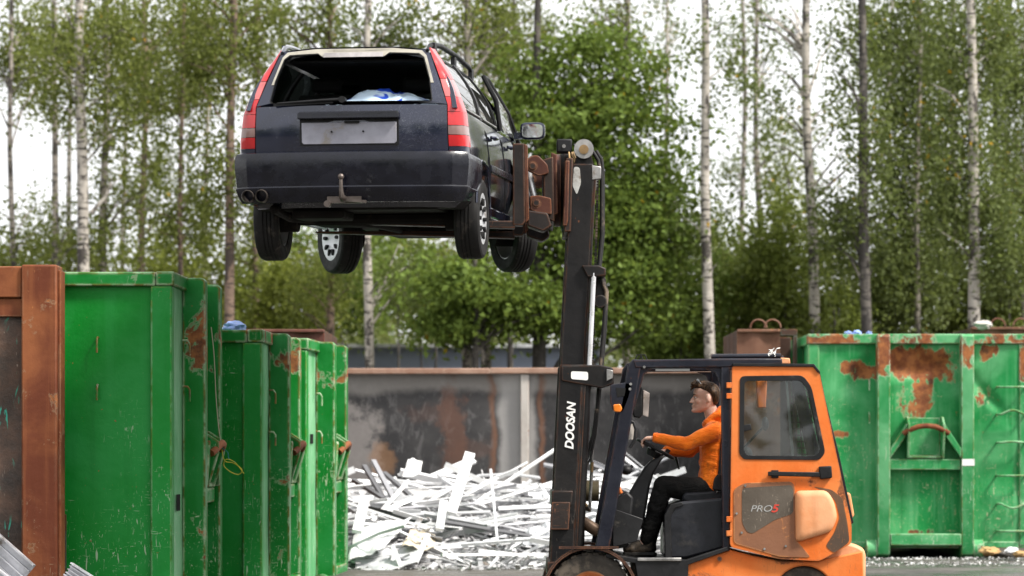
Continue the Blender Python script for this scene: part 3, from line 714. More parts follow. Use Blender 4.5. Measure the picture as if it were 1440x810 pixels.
fpart('roof_lamp', [(1100, 502), (1113, 503), (1114, 511), (1100, 511)], .15, .25, ORANGE_P, bevel=.008)
m = MB()
for u0 in (899, 905): m.tube([L(u0 - 6, 506, NY + .1), L(u0 - 3, 499, NY + .1), L(u0 + 2, 499, NY + .1), L(u0 + 5, 506, NY + .1)], .005, 6)
m.build('wire_loop', BLACK, fl)
m = MB()
for (u, v) in ((887, 540), (886, 547), (906, 516)): m.cyl(L(u, v, NY - .008), L(u, v, NY + .01), .012, 10)
m.build('guard_bolt', STEEL, fl)
fpart('maker_strip', [(922, 518.8), (970, 518.6), (970, 521.5), (922, 521.7)], .012, .02, GREYTX, bevel=0)
# door with its window
dout = rnd([(1029, 514), (1144, 515.5), (1152, 525), (1176, 640), (1197, 738), (1197, 764), (1152, 789), (1095, 786), (1026, 769)], 6)
din = rnd([(1041, 530), (1128, 529), (1140, 545), (1159, 636), (1151, 646), (1046, 645), (1040, 638)], 7)
m = MB(); m.ring(dout, din, -.035, .005, FP(NY)); door = m.build('door', ORANGE, fl, bevel=.01)
def shrink(poly, k, c=None):
    cx = sum(p[0] for p in poly) / len(poly); cy = sum(p[1] for p in poly) / len(poly)
    return [(cx + (x - cx) * k, cy + (y - cy) * k) for x, y in poly]
m = MB(); m.ring(shrink(din, 1.015), shrink(din, .91), -.043, .01, FP(NY)); m.build('window_gasket', BLACK, door, bevel=.004)
m = MB(); m.prism(shrink(din, .95), -.016, -.011, FP(NY)); m.build('window_glass', CABGLASS, door)
fpart('glass_bracket', [(1104, 532), (1107, 532), (1117, 642), (1113, 642)], -.008, .0, STEEL, door, bevel=0)
fpart('window_handle', [(1044, 598), (1055, 596), (1057, 604), (1046, 607)], -.035, -.018, BLACK, door, bevel=.005)
fpart('door_handle', [(1079, 663), (1160, 664), (1160, 671), (1079, 669)], -.075, -.055, BLACK, door, bevel=.006)
fpart('door_latch', [(1150, 656), (1168, 655), (1169, 672), (1152, 674)], -.08, -.035, BLACK, door, bevel=.01)
fpart('door_latch', [(1084, 661), (1094, 661), (1094, 672), (1084, 672)], -.06, -.035, BLACK, door, bevel=.004)
fpart('protective_sheet', rnd([(1031, 688), (1046, 679), (1112, 677), (1117, 684), (1118, 758), (1140, 784), (1096, 783), (1031, 764)], 6), -.041, -.0352, painted('rusty_cover_sheet', (.22, .10, .055), (.30, .13, .06), rust=.35, edge=.7, scr=.3, pale=(.6, .25, .08), rough=.5), door, bevel=.002)
dk = fpart('dark_sticker', rnd([(1043, 686), (1112, 682), (1115, 688), (1115, 722), (1090, 730), (1058, 750), (1050, 748), (1043, 735)], 6), -.0440, -.0412, painted('worn_sticker', (.085, .07, .055), (.12, .10, .08), rust=.1, edge=0, scr=.6, pale=(.3, .25, .2), rough=.45), door, bevel=0)
M4 = lambda u, v, Y: Matrix.Translation(L(u, v, Y)) @ Matrix.Rotation(R(90), 4, 'X')
text_mesh('model_lettering', 'PRO', .075, GREYTX, door, M4(1070, 715.5, NY - .0455) @ Matrix.Scale(1.25, 4, (1, 0, 0)), .25, .0012)
text_mesh('model_number', '5', .09, RED, door, M4(1089, 715.5, NY - .0455) @ Matrix.Scale(1.3, 4, (1, 0, 0)), .25, .0012, .002)
# bulge, rust on the door's rear edge
rr = []
for (k, d) in ((1.0, -.034), (.985, -.06), (.93, -.078), (.7, -.085)):
    rr.append([FP(NY)(a, b, d) for a, b in shrink(rnd([(1117, 690), (1162, 689), (1172, 704), (1177, 728), (1168, 748), (1118, 763)], 8), k)])
m = MB(); m.loft(rr); m.build('door_bulge', ORANGE_P, door, smooth=60)
fpart('bare_patch', rnd([(1142, 684), (1168, 688), (1184, 700), (1191, 735), (1194, 762), (1172, 778), (1160, 768), (1173, 748), (1180, 728), (1174, 704), (1160, 692)], 5), -.0385, -.0352, painted('scuffed_bare_edge', (.07, .05, .038), (.12, .07, .04), rust=.4, edge=.3, scr=.5, pale=(.55, .2, .05), rough=.6), door, bevel=.001)
fpart('rear_seal', [(1152, 520), (1160, 560), (1180, 640), (1200, 735), (1196, 738), (1174, 640), (1150, 530)], -.02, .04, BLACK, door, bevel=.003)
fpart('top_seal', [(1030, 511), (1144, 512), (1153, 524), (1149, 524), (1143, 516), (1030, 515)], -.05, .01, BLACK, door, bevel=.003)
for v in (538, 553, 726, 746):
    fpart('hinge', [(1021, v), (1029, v), (1029, v + 8), (1021, v + 8)], -.04, -.002, ORANGE, door, bevel=.004)
m = MB()
for (u, v) in ((1036, 722), (1043, 749), (1048, 683), (1105, 768), (1075, 772)): m.cyl(L(u, v, NY - .05), L(u, v, NY - .03), .010, 8)
m.build('door_screw', STEEL, door)
m = MB(); m.cyl(L(1012, 786, NY - .0), L(1012, 786, NY + .04), .02, 12); m.build('chassis_bolt', CLAMP, fl)
fpart('rear_lamp', rnd([(1186, 692), (1197, 693), (1203, 726), (1196, 731), (1188, 726)], 4), .05, .25, ORANGE_P, bevel=.015)
# things seen through the cab: far door, heater, wiper, guard grille
fpart('belt_pillar', [(1074, 532), (1090, 532), (1088, 572), (1076, 572)], .75, .85, ORANGE, bevel=.01)
m = MB(); m.tube([L(1046, 630, NY + .5), L(1074, 600, NY + .5)], .012, 8); m.ell(L(1076, 596, NY + .5), (.03, .03, .06)); m.ell(L(1050, 640, NY + .4), (.05, .05, .07)); m.build('cab_lever', BLACK, fl, smooth=60)
m = MB()
for k in range(12):
    v = 540 + k * 9; m.bar(L(1112, v, NY + .9), L(1156, v, NY + .9), .006, .012)
for k in range(6):
    u = 1114 + k * 8; m.bar(L(u, 536, NY + .9), L(u + 6, 644, NY + .9), .006, .012)
m.build('rear_grille', BLACK, fl)
# mirror, lamp bracket
fpart('mirror', rnd([(897, 543), (903, 541), (906, 546), (906, 582), (902, 588), (893, 586), (891, 575)], 3), .30, .42, BLACK, bevel=.012)
fpart('mirror_face', [(907, 547), (916, 552), (914, 586), (906, 583)], .31, .41, plain('mirror_back', (.42, .36, .33), .4, dirt=.5), bevel=.004)
fpart('lamp_bracket', rnd([(858, 541), (880, 538), (889, 540), (884, 560), (876, 580), (862, 578), (858, 565)], 3), .0, .02, GUARD, bevel=.004)
fpart('bracket_opening', [(866, 545), (880, 546), (878, 557), (868, 558)], -.003, .0, HOLE, bevel=0)
fpart('indicator_lamp', rnd([(862, 569), (872, 568), (875, 575), (872, 580), (863, 579)], 2), -.04, .03, LENS_O, bevel=.008)
m = MB(); m.tube([L(882, 560, NY + .1), L(884, 590, NY + .15), L(878, 625, NY + .15)], .012, 8); hs_ = [(884, 591), (891, 594), (894, 604), (892, 620), (886, 630)]
m.tube([L(u, v, NY + .02) for u, v in hs_], .013, 8); m.build('grab_handle', BLACK, fl, smooth=50)
m = MB(); m.box(*[c for ab in zip(L(884, 618, NY + .05), L(892, 596, NY + .06)) for c in ab]); m.build('warning_sticker', plain('warning_label', (.55, .5, .45), .5, dirt=.5), fl)
m = MB(); m.tube([L(868, 680, NY + .3), L(872, 690, NY + .3), L(875, 698, NY + .3)], [.012, .016, .016], 8); m.build('orange_lever', ORANGE, fl, smooth=60)
m = MB(); m.ell(L(881, 661, NY + .2), (.05, .05, .04)); m.tube([L(868, 668, NY + .2), L(890, 655, NY + .2)], .014, 8); m.build('cab_bracket', BLACK, fl)

# mast: outer uprights, raised inner uprights, cross members
mast_dx = 0
def upright(name, poly, Y, wd, mat):
    m = MB(); m.prism(poly, -wd / 2, wd / 2, FP(Y)); return m.build(name, mat, fl, bevel=.006)
om = None
for Y, sg in ((24.52, 1), (25.48, -1)):
    k = Y / 24.52; f_ = lambda pl: [(720 + (u - 720) / k, HZ + (v - HZ) / k) for u, v in pl]
    o_ = upright('mast_upright', f_([(769, 880), (787, 513), (820, 513), (801, 880)]), Y, .10, MAST)
    om = om or o_
    m = MB(); m.prism(f_([(801, 880), (820, 513), (825, 513), (806, 880)]), -.05 * 1, -.032, FP(Y)); m.build('upright_flange', MAST, o_, bevel=.003)
    i_ = upright('inner_upright', f_([(788, 520), (803, 236), (806, 231), (833, 231), (836, 236), (821, 520)]), Y + sg * .07, .09, MAST)
    m = MB(); m.prism(f_([(821, 520), (836, 236), (839, 236), (824, 520)]), -.045, -.028, FP(Y + sg * .07)); m.build('upright_flange', MAST, i_, bevel=.003)
    if sg > 0: m = MB(); m.prism(rnd([(807, 235), (815, 236), (817, 258), (811, 275), (805, 262)], 4), -.0475, -.0455, FP(Y + .07)); m.build('worn_patch', plain('bare_scuffed_paint', (.42, .42, .40), .4, dirt=.4), i_)
    m = MB(); m.prism(f_([(832, 233), (845, 235), (845, 252), (832, 254)]), -.05, .05, FP(Y + sg * .07)); m.build('stop_block', STEEL, i_, bevel=.006)
def cross(name, poly, mat, y0=24.46, y1=25.54, parent=fl): 
    m = MB(); m.prism(poly, 0, y1 - y0, FP(y0)); return m.build(name, mat, parent, bevel=.01)
cm = cross('mast_crosshead', rnd([(789, 514), (845, 513), (862, 517), (864, 540), (846, 546), (789, 536)], 3), MAST)
m = MB(); m.prism(rnd([(803, 522), (827, 523), (827, 535), (803, 533)], 3), -.004, 0, FP(24.46)); m.build('capacity_label', WHITE, cm)
m = MB(); m.prism([(853, 519), (862, 521), (862, 532), (853, 536)], -.02, .01, FP(24.46)); m.build('bracket_plate', STEEL, cm, bevel=.004)
cross('mast_crossbar', [(776, 690), (806, 690), (804, 712), (775, 712)], MAST)
cross('mast_crossbar', [(770, 790), (805, 790), (803, 812), (769, 812)], CLAMP)
fpart('mast_foot', [(776, 706), (802, 706), (800, 745), (774, 745)], .0, .05, CLAMP, Y=24.42)
cross('inner_crossbar', [(806, 250), (830, 250), (829, 270), (805, 270)], MAST, 24.66, 25.34)
cross('inner_crossbar', [(818, 373), (842, 373), (852, 377), (852, 388), (826, 390)], MAST, 24.5, 25.5)
for Y in (24.52, 25.48):
    m = MB(); m.tube([L(835, 384, Y), L(828.5, 520, Y)], .021, 14); rod = m.build('lift_rod', CHROME, fl, smooth=60)
    m = MB(); m.tube([L(826, 516, Y), L(812, 800, Y)], .042, 16); m.build('lift_cylinder', MAST, fl, smooth=60)
m = MB(); m.tube([L(826, 470, 25), L(812, 800, 25)], .05, 16); m.build('free_lift_cylinder', MAST, fl, smooth=60)
m = MB(); m.prism(rnd([(839, 386), (852, 390), (854, 430), (842, 432), (836, 415)], 4), 0, .1, FP(24.75)); m.lathe([(.055, -.03), (.055, .03)], L(844, 424, 24.7), (0, 1, 0), 24); m.build('chain_sheave', MAST, fl, bevel=.006)
m = MB(); m.lathe([(.07, -.045), (.082, -.045), (.082, -.03), (.07, -.028), (.07, .028), (.082, .03), (.082, .045), (.0, .045)], L(821, 210, 24.62), (0, 1, 0), 28)
m.build('hose_pulley', STEEL, fl, smooth=40)
m = MB(); m.cyl(L(821, 210, 24.55), L(821, 210, 24.60), .04); m.build('pulley_hub', OCHRE, fl)
m = MB(); m.prism([(812, 215), (830, 212), (836, 234), (806, 234)], .03, .07, FP(24.6)); m.prism([(812, 215), (830, 212), (836, 234), (806, 234)], -.05, -.03, FP(24.6)) if False else None; m.build('pulley_bracket', MAST, fl)
m = MB()
for k, (o1, rr_) in enumerate(((0, .016), (5, .016))):
    m.tube([L(833 + o1, 212, 24.7 + k * .05), L(841 + o1, 225, 24.7 + k * .05), L(846 + o1 * .4, 250, 24.7 + k * .05), L(846 + o1 * .4, 330, 24.7 + k * .05), L(841 + o1 * .4, 380, 24.7 + k * .05), L(852 + o1 * .3, 410, 24.7 + k * .05), L(849 + o1 * .4, 460, 24.7 + k * .05), L(843 + o1 * .4, 530, 24.7 + k * .05), L(838, 600, 24.7 + k * .05)], rr_, 8)
m.build('mast_hose', HOSE, fl, smooth=60)
m = MB()
for k in range(72):
    v = 238 + k * 4; u = 846 - (v - 238) * .028 - 5
    m.bar(L(u, v, 24.85), L(u, v + 3, 24.85), .03, .02)
m.build('lift_chain', HOSE, fl)
m = MB()
for o1 in (0, 6, 12):
    m.tube([L(838 + o1 * .2, 575, 24.6), L(834 + o1 * .3, 610, 24.6), L(822 + o1 * .7, 645, 24.58), L(812 + o1 * .55, 665, 24.56), L(808 + o1 * .5, 682, 24.55), L(807 + o1 * .5, 697, 24.55), L(812 + o1 * .6, 704, 24.55), L(826 + o1 * .3, 718, 24.6)], .010, 8)
m.build('tilt_hose', HOSE, fl, smooth=60)
m = MB()
for o1 in (0, 6): 
    m.cyl(L(808 + o1, 682, 24.545), L(807 + o1, 697, 24.545), .014, 8); m.cyl(L(812 + o1, 704, 24.545), L(820 + o1, 712, 24.545), .013, 8)
m.cyl(L(833, 650, 24.6), L(832, 664, 24.6), .013, 8); m.build('hose_fitting', OCHRE, fl)
m = MB(); m.tube([L(833, 600, 24.62), L(832, 664, 24.62), L(829, 720, 24.62)], .014, 8); m.build('sensor_rod', WHITE if False else STEEL, fl)
for Y in (24.62, 25.38):
    m = MB(); m.tube([L(797, 722, Y), L(812, 729, Y), L(813, 730, Y), L(842, 748, Y)], [.03, .03, .052, .052], 14); m.ell(L(797, 721, Y), (.05, .05, .05)); m.build('tilt_cylinder', plain('rusty_tilt_cylinder', (.11, .07, .045), .5, .3, dirt=.5), fl, smooth=50)
m = MB(); m.tube([L(822, 690, 24.9), L(842, 690, 24.9)], .09, 18); m.build('filter_can', plain('olive_filter', (.11, .09, .05), .5, dirt=.4), fl)
text_mesh('maker_lettering', 'DOOSAN', .098, WHITE, om, Matrix.Translation(L(802.5, 599, 24.465)) @ Matrix.Rotation(R(90), 4, 'X') @ Matrix.Rotation(R(87), 4, 'Z') @ Matrix.Scale(.93, 4, (1, 0, 0)), .22, .002, .0035)

# carriage, rotator and clamp arms
cr = cross('carriage', [(796, 222), (806, 222), (803, 326), (793, 326)], CLAMP, 24.5, 25.5)
m = MB(); m.box(*[c for ab in zip(L(783, 214, 24.6), L(804, 198, 24.75)) for c in ab]); m.build('valve_block', BLACK, fl, bevel=.012)
m = MB(); m.cyl(L(793, 205.5, 24.585), L(793, 205.5, 24.6), .016, 10); m.build('valve_bolt', STEEL, fl)
random.seed(11); m = MB()
for k in range(9):
    a = L(800 + k * .8, 214, 24.6 + k * .03); m.tube([a, a + Vector((random.uniform(-.03, .05), -.03, -.06)), a + Vector((random.uniform(-.05, .03), -.02, -.14)), L(800, 232 + k * 3, 24.6)], .008, 6)
m.build('clamp_hose', OCHRE, fl, smooth=60)
rc = L(790, 268, 25.0); ax = Vector((1, 0, .0))
m = MB(); m.lathe([(.0, -.012), (.30, -.012), (.35, 0), (.37, .02), (.37, .07), (.33, .085), (.0, .085)], rc, ax, 48); rot = m.build('rotator', CLAMP, fl, smooth=35)
m = MB(); m.lathe([(.24, -.075), (.29, -.075), (.31, -.06), (.31, -.013), (.24, -.013)], rc, ax, 48, closed=True); m.build('rotator_ring', CLAMP_R, rot, smooth=35)
m = MB(); m.prism([(795, 226), (801, 226), (799, 310), (797, 318), (791, 318), (792, 300)], -.02, .05, FP(24.5)); m.prism([(775, 214), (783, 217), (785, 300), (777, 304)], 0, .07, FP(24.56)); m.build('carriage_plate', CLAMP_R, rot, bevel=.008)
cross('clamp_frame', [(764, 224), (778, 220), (780, 312), (764, 306)], CLAMP, 24.52, 25.62)
for Y in (24.5, 25.68):
    k = Y / 24.5; f_ = lambda pl: [(720 + (u - 720) / k, HZ + (v - HZ) / k) for u, v in pl]
    for pl_, pin in (([(741, 224), (748, 219), (757, 219), (770, 232), (772, 244), (758, 248), (741, 240)], (749, 234)), ([(745, 276), (758, 275), (775, 279), (776, 302), (758, 300), (746, 296)], (754, 286))):
        m = MB(); m.prism(rnd(f_(pl_), 3), -.03, .03, FP(Y)); lug = m.build('arm_lug', CLAMP_R, fl, bevel=.006)
        m = MB(); u, v = f_([pin])[0]; m.lathe([(.0, -.045), (.028, -.045), (.032, -.032), (.045, -.032), (.045, .04), (.0, .04)], L(u, v, Y), (0, 1, 0), 18); m.build('lug_pin', CLAMP, lug)
    m = MB(); m.tube([L(*f_([(742, 240)])[0], Y + .12), L(*f_([(752, 280)])[0], Y + .12)], .03, 12); m.build('clamp_ram', CHROME, fl, smooth=60)
    m = MB(); m.prism(rnd(f_([(741, 296), (770, 300), (776, 318), (764, 326), (742, 318)]), 3), -.05, .2, FP(Y)); m.build('arm_knuckle', CLAMP, fl, bevel=.01)
    # vertical shank and blade under the car
    m = MB(); m.prism(f_([(721, 203), (737, 203), (739, 312), (735, 318), (721, 318)]), -.08, .09, FP(Y)); fk = m.build('fork_shank', CLAMP, fl, bevel=.008)
    m = MB(); m.prism(f_([(737, 203), (742, 206), (744, 309), (739, 315)]), -.07, .08, FP(Y)); m.build('shank_backing', CLAMP_R, fk, bevel=.006)
    b0 = L(*f_([(724, 316)])[0], Y); z0, z1 = b0.z - .035, b0.z + .028
    m = MB(); m.add([(b0.x, b0.y - .075, z0), (b0.x, b0.y + .075, z0), (b0.x, b0.y - .075, z1), (b0.x, b0.y + .075, z1), (b0.x - 1.75, b0.y - .06, z1 - .015), (b0.x - 1.75, b0.y + .06, z1 - .015), (b0.x - 1.75, b0.y - .06, z1), (b0.x - 1.75, b0.y + .06, z1)], [(0, 1, 3, 2), (4, 6, 7, 5), (0, 2, 6, 4), (1, 5, 7, 3), (0, 4, 5, 1), (2, 3, 7, 6)]); m.build('fork_blade', CLAMP, fk, bevel=.006)
# ================================================================= the driver
PY = 24.95
ps = thing('person', (PX(1000, PY), PY, PZ(692, PY)), 'driver in orange hoodie and black trousers, safety glasses pushed up on the hair', 'person')
PO = Vector(ps.location)
def Q(u, v, dy=0.0):                         # side-view point at dy from the driver's middle plane (minus = towards the camera)
    return Vector((PX(u, PY), PY + dy, PZ(v, PY))) - PO
SKIN = NT('skin'); v = SKIN.coord(); c_ = SKIN.mix(SKIN.ramp(SKIN.noise(v, 14, 4), .35, .65), (.62, .37, .275), (.72, .46, .36))
SKIN.b.inputs['Subsurface Weight'].default_value = .15; SKIN.b.inputs['Subsurface Radius'].default_value = (.02, .008, .004)
SKIN = SKIN.done(c_, .5, 0, SKIN.bump(SKIN.noise(v, 90, 3), .08, .002))
def cloth(name, a, b, strength=.6, stain=None, sheen=.15):
    t = NT(name); v = t.coord(); c = t.mix(t.ramp(t.noise(v, 9, 5, .6), .35, .65), a, b)
    if stain: c = t.mix(t.math('MULTIPLY', t.ramp(t.noise(v, 6, 6, .7), .56, .68), .5), c, stain)
    h = t.math('ADD', t.noise(t.scaled(v, 1, 1, 2.2), 9, 4, .6, 1.2), t.math('MULTIPLY', t.noise(v, 160, 2), .08))
    t.b.inputs['Sheen Weight'].default_value = sheen
    return t.done(c, .85, 0, t.bump(h, strength, .03), spec=.15)
HOOD = cloth('orange_sweat_cloth', (.84, .15, .008), (.88, .20, .014), .7, (.28, .07, .02))
TROU = cloth('black_work_cloth', (.006, .006, .006), (.011, .0105, .010), .9, (.02, .018, .016), .0)
BOOT = plain('worn_black_leather', (.025, .022, .02), .55, var=.4, dirt=.5)
HAIR = NT('brown_hair'); v = HAIR.coord(); HAIR = HAIR.done(HAIR.mix(HAIR.ramp(HAIR.noise(HAIR.scaled(v, 1, 1, .3), 90, 3), .35, .65), (.018, .010, .006), (.085, .047, .024)), .5, 0, HAIR.bump(HAIR.noise(HAIR.scaled(v, 1, 1, .25), 110, 3), .5, .004), spec=.15)

sh_n, el_n, wr_n = Q(1003, 607, -.19), Q(962, 625, -.27), Q(921, 616, -.17)
sh_f, el_f, wr_f = Q(1003, 607, .19), Q(972, 634, .27), Q(940, 634, .20)
hip_n, kn_n, an_n = Q(998, 690, -.10), Q(931, 683, -.14), Q(908, 760, -.12)
hip_f, kn_f, an_f = Q(998, 690, .10), Q(934, 684, .15), Q(914, 762, .13)
chest, waist, pelvis, neck0 = Q(1005, 618), Q(1003, 655), Q(1002, 688), Q(1004, 596)
b = MB()
def torso(mb, g):
    for y in (-.07, .07): mb.cap(Q(1006, 615, y), Q(1004, 660, y), .125 + g, .115 + g)
    mb.cap(Q(1004, 660, -.07), Q(1001, 688, -.08), .115 + g, .125 + g); mb.cap(Q(1004, 660, .07), Q(1001, 688, .08), .115 + g, .125 + g)
    mb.cap(sh_n + Vector((0, .03, .005)), sh_f + Vector((0, -.03, .005)), .075 + g, .075 + g)
    mb.cap(Q(1006, 598, 0), Q(1005, 612, 0), .075 + g, .10 + g)
def arm(mb, s, e, w_, g): mb.cap(s, e, .060 + g, .046 + g); mb.cap(e, w_, .046 + g, .030 + g)
def leg(mb, h, k, a, g): mb.cap(h, k, .104 + g, .076 + g); mb.cap(k, a, .074 + g, .050 + g)
torso(b, -.02)
arm(b, sh_n, el_n, wr_n, -.004); arm(b, sh_f, el_f, wr_f, -.004)
leg(b, hip_n, kn_n, an_n, -.012); leg(b, hip_f, kn_f, an_f, -.012)
# neck and head, profile to the left
b.cap(Q(1006, 604), Q(999, 576), .066, .058)
hc = Q(992, 560.5)                              # head centre
HS = 1.07
def hd(x, y, z): return hc + Vector((x * HS, y * HS, z * HS))     # -x = face direction
# stacked sections: (z, front x, back x, half width)
sec = [(-.112, -.090, -.035, .018), (-.104, -.099, -.005, .034), (-.090, -.101, .030, .046), (-.078, -.091, .055, .056), (-.060, -.096, .074, .062), (-.035, -.094, .088, .067), (-.005, -.089, .098, .070), (.012, -.0885, .102, .073), (.030, -.096, .104, .075), (.055, -.096, .103, .077), (.080, -.088, .095, .074), (.100, -.070, .078, .062), (.114, -.040, .050, .040), (.119, -.012, .018, .012)]
rings = []
for z, xf, xb, hw in sec:
    cx, rx = (xf + xb) / 2, (xb - xf) / 2
    rings.append([hd(cx + rx * math.copysign(abs(math.cos(t)) ** .85, math.cos(t)), hw * math.copysign(abs(math.sin(t)) ** .85, math.sin(t)), z) for t in [2 * math.pi * k / 28 for k in range(28)]])
b.loft(rings)
b.loft([[hd(x, y, z) for x, y, z in r_] for r_ in ([(-.080, -.010, .022), (-.080, .010, .022), (-.098, 0, .022)], [(-.085, -.014, -.012), (-.085, .014, -.012), (-.121, 0, -.010)], [(-.085, -.019, -.030), (-.085, .019, -.030), (-.123, 0, -.027)], [(-.085, -.012, -.038), (-.085, .012, -.038), (-.105, 0, -.037)])])
b.ell(hd(-.117, 0, -.027), (.012, .012, .010)); b.ell(hd(-.100, -.012, -.029), (.012, .009, .008)); b.ell(hd(-.100, .012, -.029), (.012, .009, .008))
b.ell(hd(-.100, 0, -.054), (.012, .021, .0075)); b.ell(hd(-.098, 0, -.068), (.012, .019, .008)); b.ell(hd(-.094, 0, -.096), (.020, .022, .017))
b.ell(hd(-.084, -.033, .029), (.012, .022, .007)); b.ell(hd(-.084, .033, .029), (.012, .022, .007))
for sy in (-1, 1):
    b.ell(hd(.018, sy * .080, .0), (.020, .010, .036), rot=Matrix.Rotation(R(-10), 3, 'Y')); b.ell(hd(.012, sy * .076, -.026), (.010, .007, .012)); b.ell(hd(-.065, sy * .047, -.022), (.025, .018, .022))
# hands: palm, four unequal bent fingers closed on the rim, a thumb from the side
def hand(mb, wr, kn, curl, side_, sgn):
    fwd = (kn - wr).normalized(); side_ = (side_ - fwd * side_.dot(fwd)).normalized(); dn = fwd.cross(side_) * sgn
    if dn.z > 0: dn = -dn
    for j in range(4): mb.cap(wr + side_ * (j - 1.5) * .012, wr + fwd * .085 + side_ * (j - 1.5) * .021, .015, .0125, 10)
    for j, ln in enumerate((.036, .042, .039, .030)):
        p = wr + fwd * .085 + side_ * (j - 1.5) * .021
        q1 = p + (fwd * math.cos(curl) + dn * math.sin(curl)) * ln; q2 = q1 + (fwd * math.cos(curl * 2.2) + dn * math.sin(curl * 2.2)) * ln * .75; q3 = q2 + (fwd * math.cos(curl * 3.2) + dn * math.sin(curl * 3.2)) * ln * .55
        mb.cap(p, q1, .0105, .0095, 10); mb.cap(q1, q2, .0095, .0085, 10); mb.cap(q2, q3, .0085, .0075, 10)
    t0 = wr + fwd * .03 + side_ * .028; t1 = t0 + side_ * .03 + fwd * .028 + dn * .012; t2 = t1 + fwd * .028 + dn * .012 + side_ * .004
    mb.cap(t0, t1, .014, .0115, 10); mb.cap(t1, t2, .011, .009, 10)
hand(b, wr_n, Q(903, 616, -.13), .62, Vector((0, 1, .15)), 1)
hand(b, wr_f, Q(922, 636, .17), .62, Vector((0, -1, .15)), 1)
for a_ in (an_n, an_f): b.cap(a_, a_ + Vector((-.10, 0, -.06)), .04, .035)
bm_ = remesh(b, .0058, 2); body_ = from_mesh('body', bm_, SKIN, ps)
# eyes, brows
m = MB()
for sy in (-1, 1): m.ell(hd(-.082, sy * .034, .009), (.010, .011, .007))
m.build('eye', plain('eye_white', (.55, .5, .47), .25, var=.05, bump=0), ps, smooth=80)
m = MB()
for sy in (-1, 1): m.ell(hd(-.0895, sy * .034, .009), (.0035, .005, .0055))
m.build('iris', HOLE, ps, smooth=80)
m = MB()
for sy in (-1, 1): m.tube([hd(-.099, sy * .016, .030), hd(-.094, sy * .036, .034), hd(-.080, sy * .054, .030)], [.0035, .006, .003], 6)
m.build('eyebrow', HAIR, ps)
m = MB(); m.ell(hd(-.1035, 0, -.0615), (.0035, .017, .0016)); m.build('mouth_line', plain('lip_shadow_tone', (.25, .09, .07), .5, bump=0), ps)
# hair: short sides, longer swept top
h_ = MB()
rings = []
for z, xf, xb, hw in [(-.050, .050, .090, .050), (-.025, .034, .106, .066), (.01, .026, .115, .078), (.035, .006, .118, .082), (.055, -.036, .119, .084), (.072, -.078, .115, .083), (.092, -.098, .106, .077), (.112, -.098, .090, .064), (.130, -.078, .062, .046), (.140, -.03, .02, .018)]:
    cx, rx = (xf + xb) / 2, (xb - xf) / 2
    rings.append([hd(cx + rx * math.cos(t), hw * math.sin(t), z) for t in [2 * math.pi * k / 28 for k in range(28)]])
h_.loft(rings)
random.seed(5)
for k in range(60):
    a = random.uniform(-.062, .062); x0 = random.uniform(-.095, .06); zz_ = .122 - 5.5 * a * a - 6 * max(0, x0 + .0) ** 2; p = hd(x0, a, zz_); h_.cap(p, hd(x0 - random.uniform(.0, .03), a * 1.1, zz_ + random.uniform(.008, .03)), .013, .004, 8)
for k in range(10): a = -.06 + k * .0133; h_.cap(hd(-.080, a, .11), hd(-.116, a, .088 + random.uniform(-.022, .03)), .015, .005, 8)
from_mesh('hair', remesh(h_, .0045, 1), HAIR, ps)
m = MB()
m.tube([hd(-.040, -.08, .118), hd(-.066, -.04, .148), hd(-.066, .04, .148), hd(-.040, .08, .118)], .0022, 6)
gsf = m.build('safety_glasses', plain('clear_grey_plastic', (.42, .43, .45), .25, var=.1, bump=0), ps)
m = MB()
for sy in (-1, 1):
    m.loft([[hd(-.072, sy * .008, .150), hd(-.070, sy * .035, .146), hd(-.060, sy * .056, .136)], [hd(-.063, sy * .008, .160), hd(-.060, sy * .035, .156), hd(-.050, sy * .058, .145)]], caps=False, closed=False)
m.build('spectacle_lens', plain('pale_lens', (.48, .48, .47), .45, var=.3, bump=0), gsf)
# hoodie
g = MB(); torso(g, .008)
g.cap(sh_n, el_n, .076, .060); g.cap(el_n, wr_n + (wr_n - el_n).normalized() * -.01, .060, .044); g.cap(sh_f, el_f, .076, .060); g.cap(el_f, wr_f, .060, .044)
g.cap(Q(1010, 584, -.07), Q(1015, 578, -.03), .045, .05); g.cap(Q(1010, 584, .07), Q(1015, 578, .03), .045, .05); g.cap(Q(994, 594, -.065), Q(1010, 582, -.075), .032, .04); g.cap(Q(994, 594, .065), Q(1010, 582, .075), .032, .04); g.cap(Q(1018, 578, -.05), Q(1018, 578, .05), .05, .05); g.cap(Q(992, 597, -.04), Q(992, 597, .04), .032, .032); g.cap(Q(1007, 596, -.05), Q(1014, 588, -.02), .045, .05); g.cap(Q(1007, 596, .05), Q(1014, 588, .02), .045, .05); g.cap(Q(1015, 590, -.06), Q(1015, 590, .06), .05, .05); g.cap(Q(1000, 600, -.05), Q(994, 601, .0), .035, .03); g.cap(Q(1000, 600, .05), Q(994, 601, .0), .035, .03)
g.cap(Q(990, 684, -.10), Q(1012, 690, -.12), .075, .07); g.cap(Q(990, 684, .10), Q(1012, 690, .12), .075, .07); g.cap(Q(985, 686, -.06), Q(985, 686, .06), .05, .05)
me_ = remesh(g, .009, 3)
for vt in me_.vertices:
    p = vt.co; n_ = noise.noise(p * 11) * .007 + noise.noise(Vector((p.x * 9 + p.z * 14, p.y * 9, p.z * 22))) * .007; vt.co = p + vt.normal * n_
hd_o = from_mesh('hoodie', me_, HOOD, ps)
m = MB(); m.tube([wr_n + Vector((.01, 0, 0)), wr_n + (wr_n - el_n).normalized() * .022], [.046, .040], 16); m.tube([wr_f + Vector((.01, 0, 0)), wr_f + (wr_f - el_f).normalized() * .022], [.046, .040], 16); m.build('cuff', HOOD, hd_o)
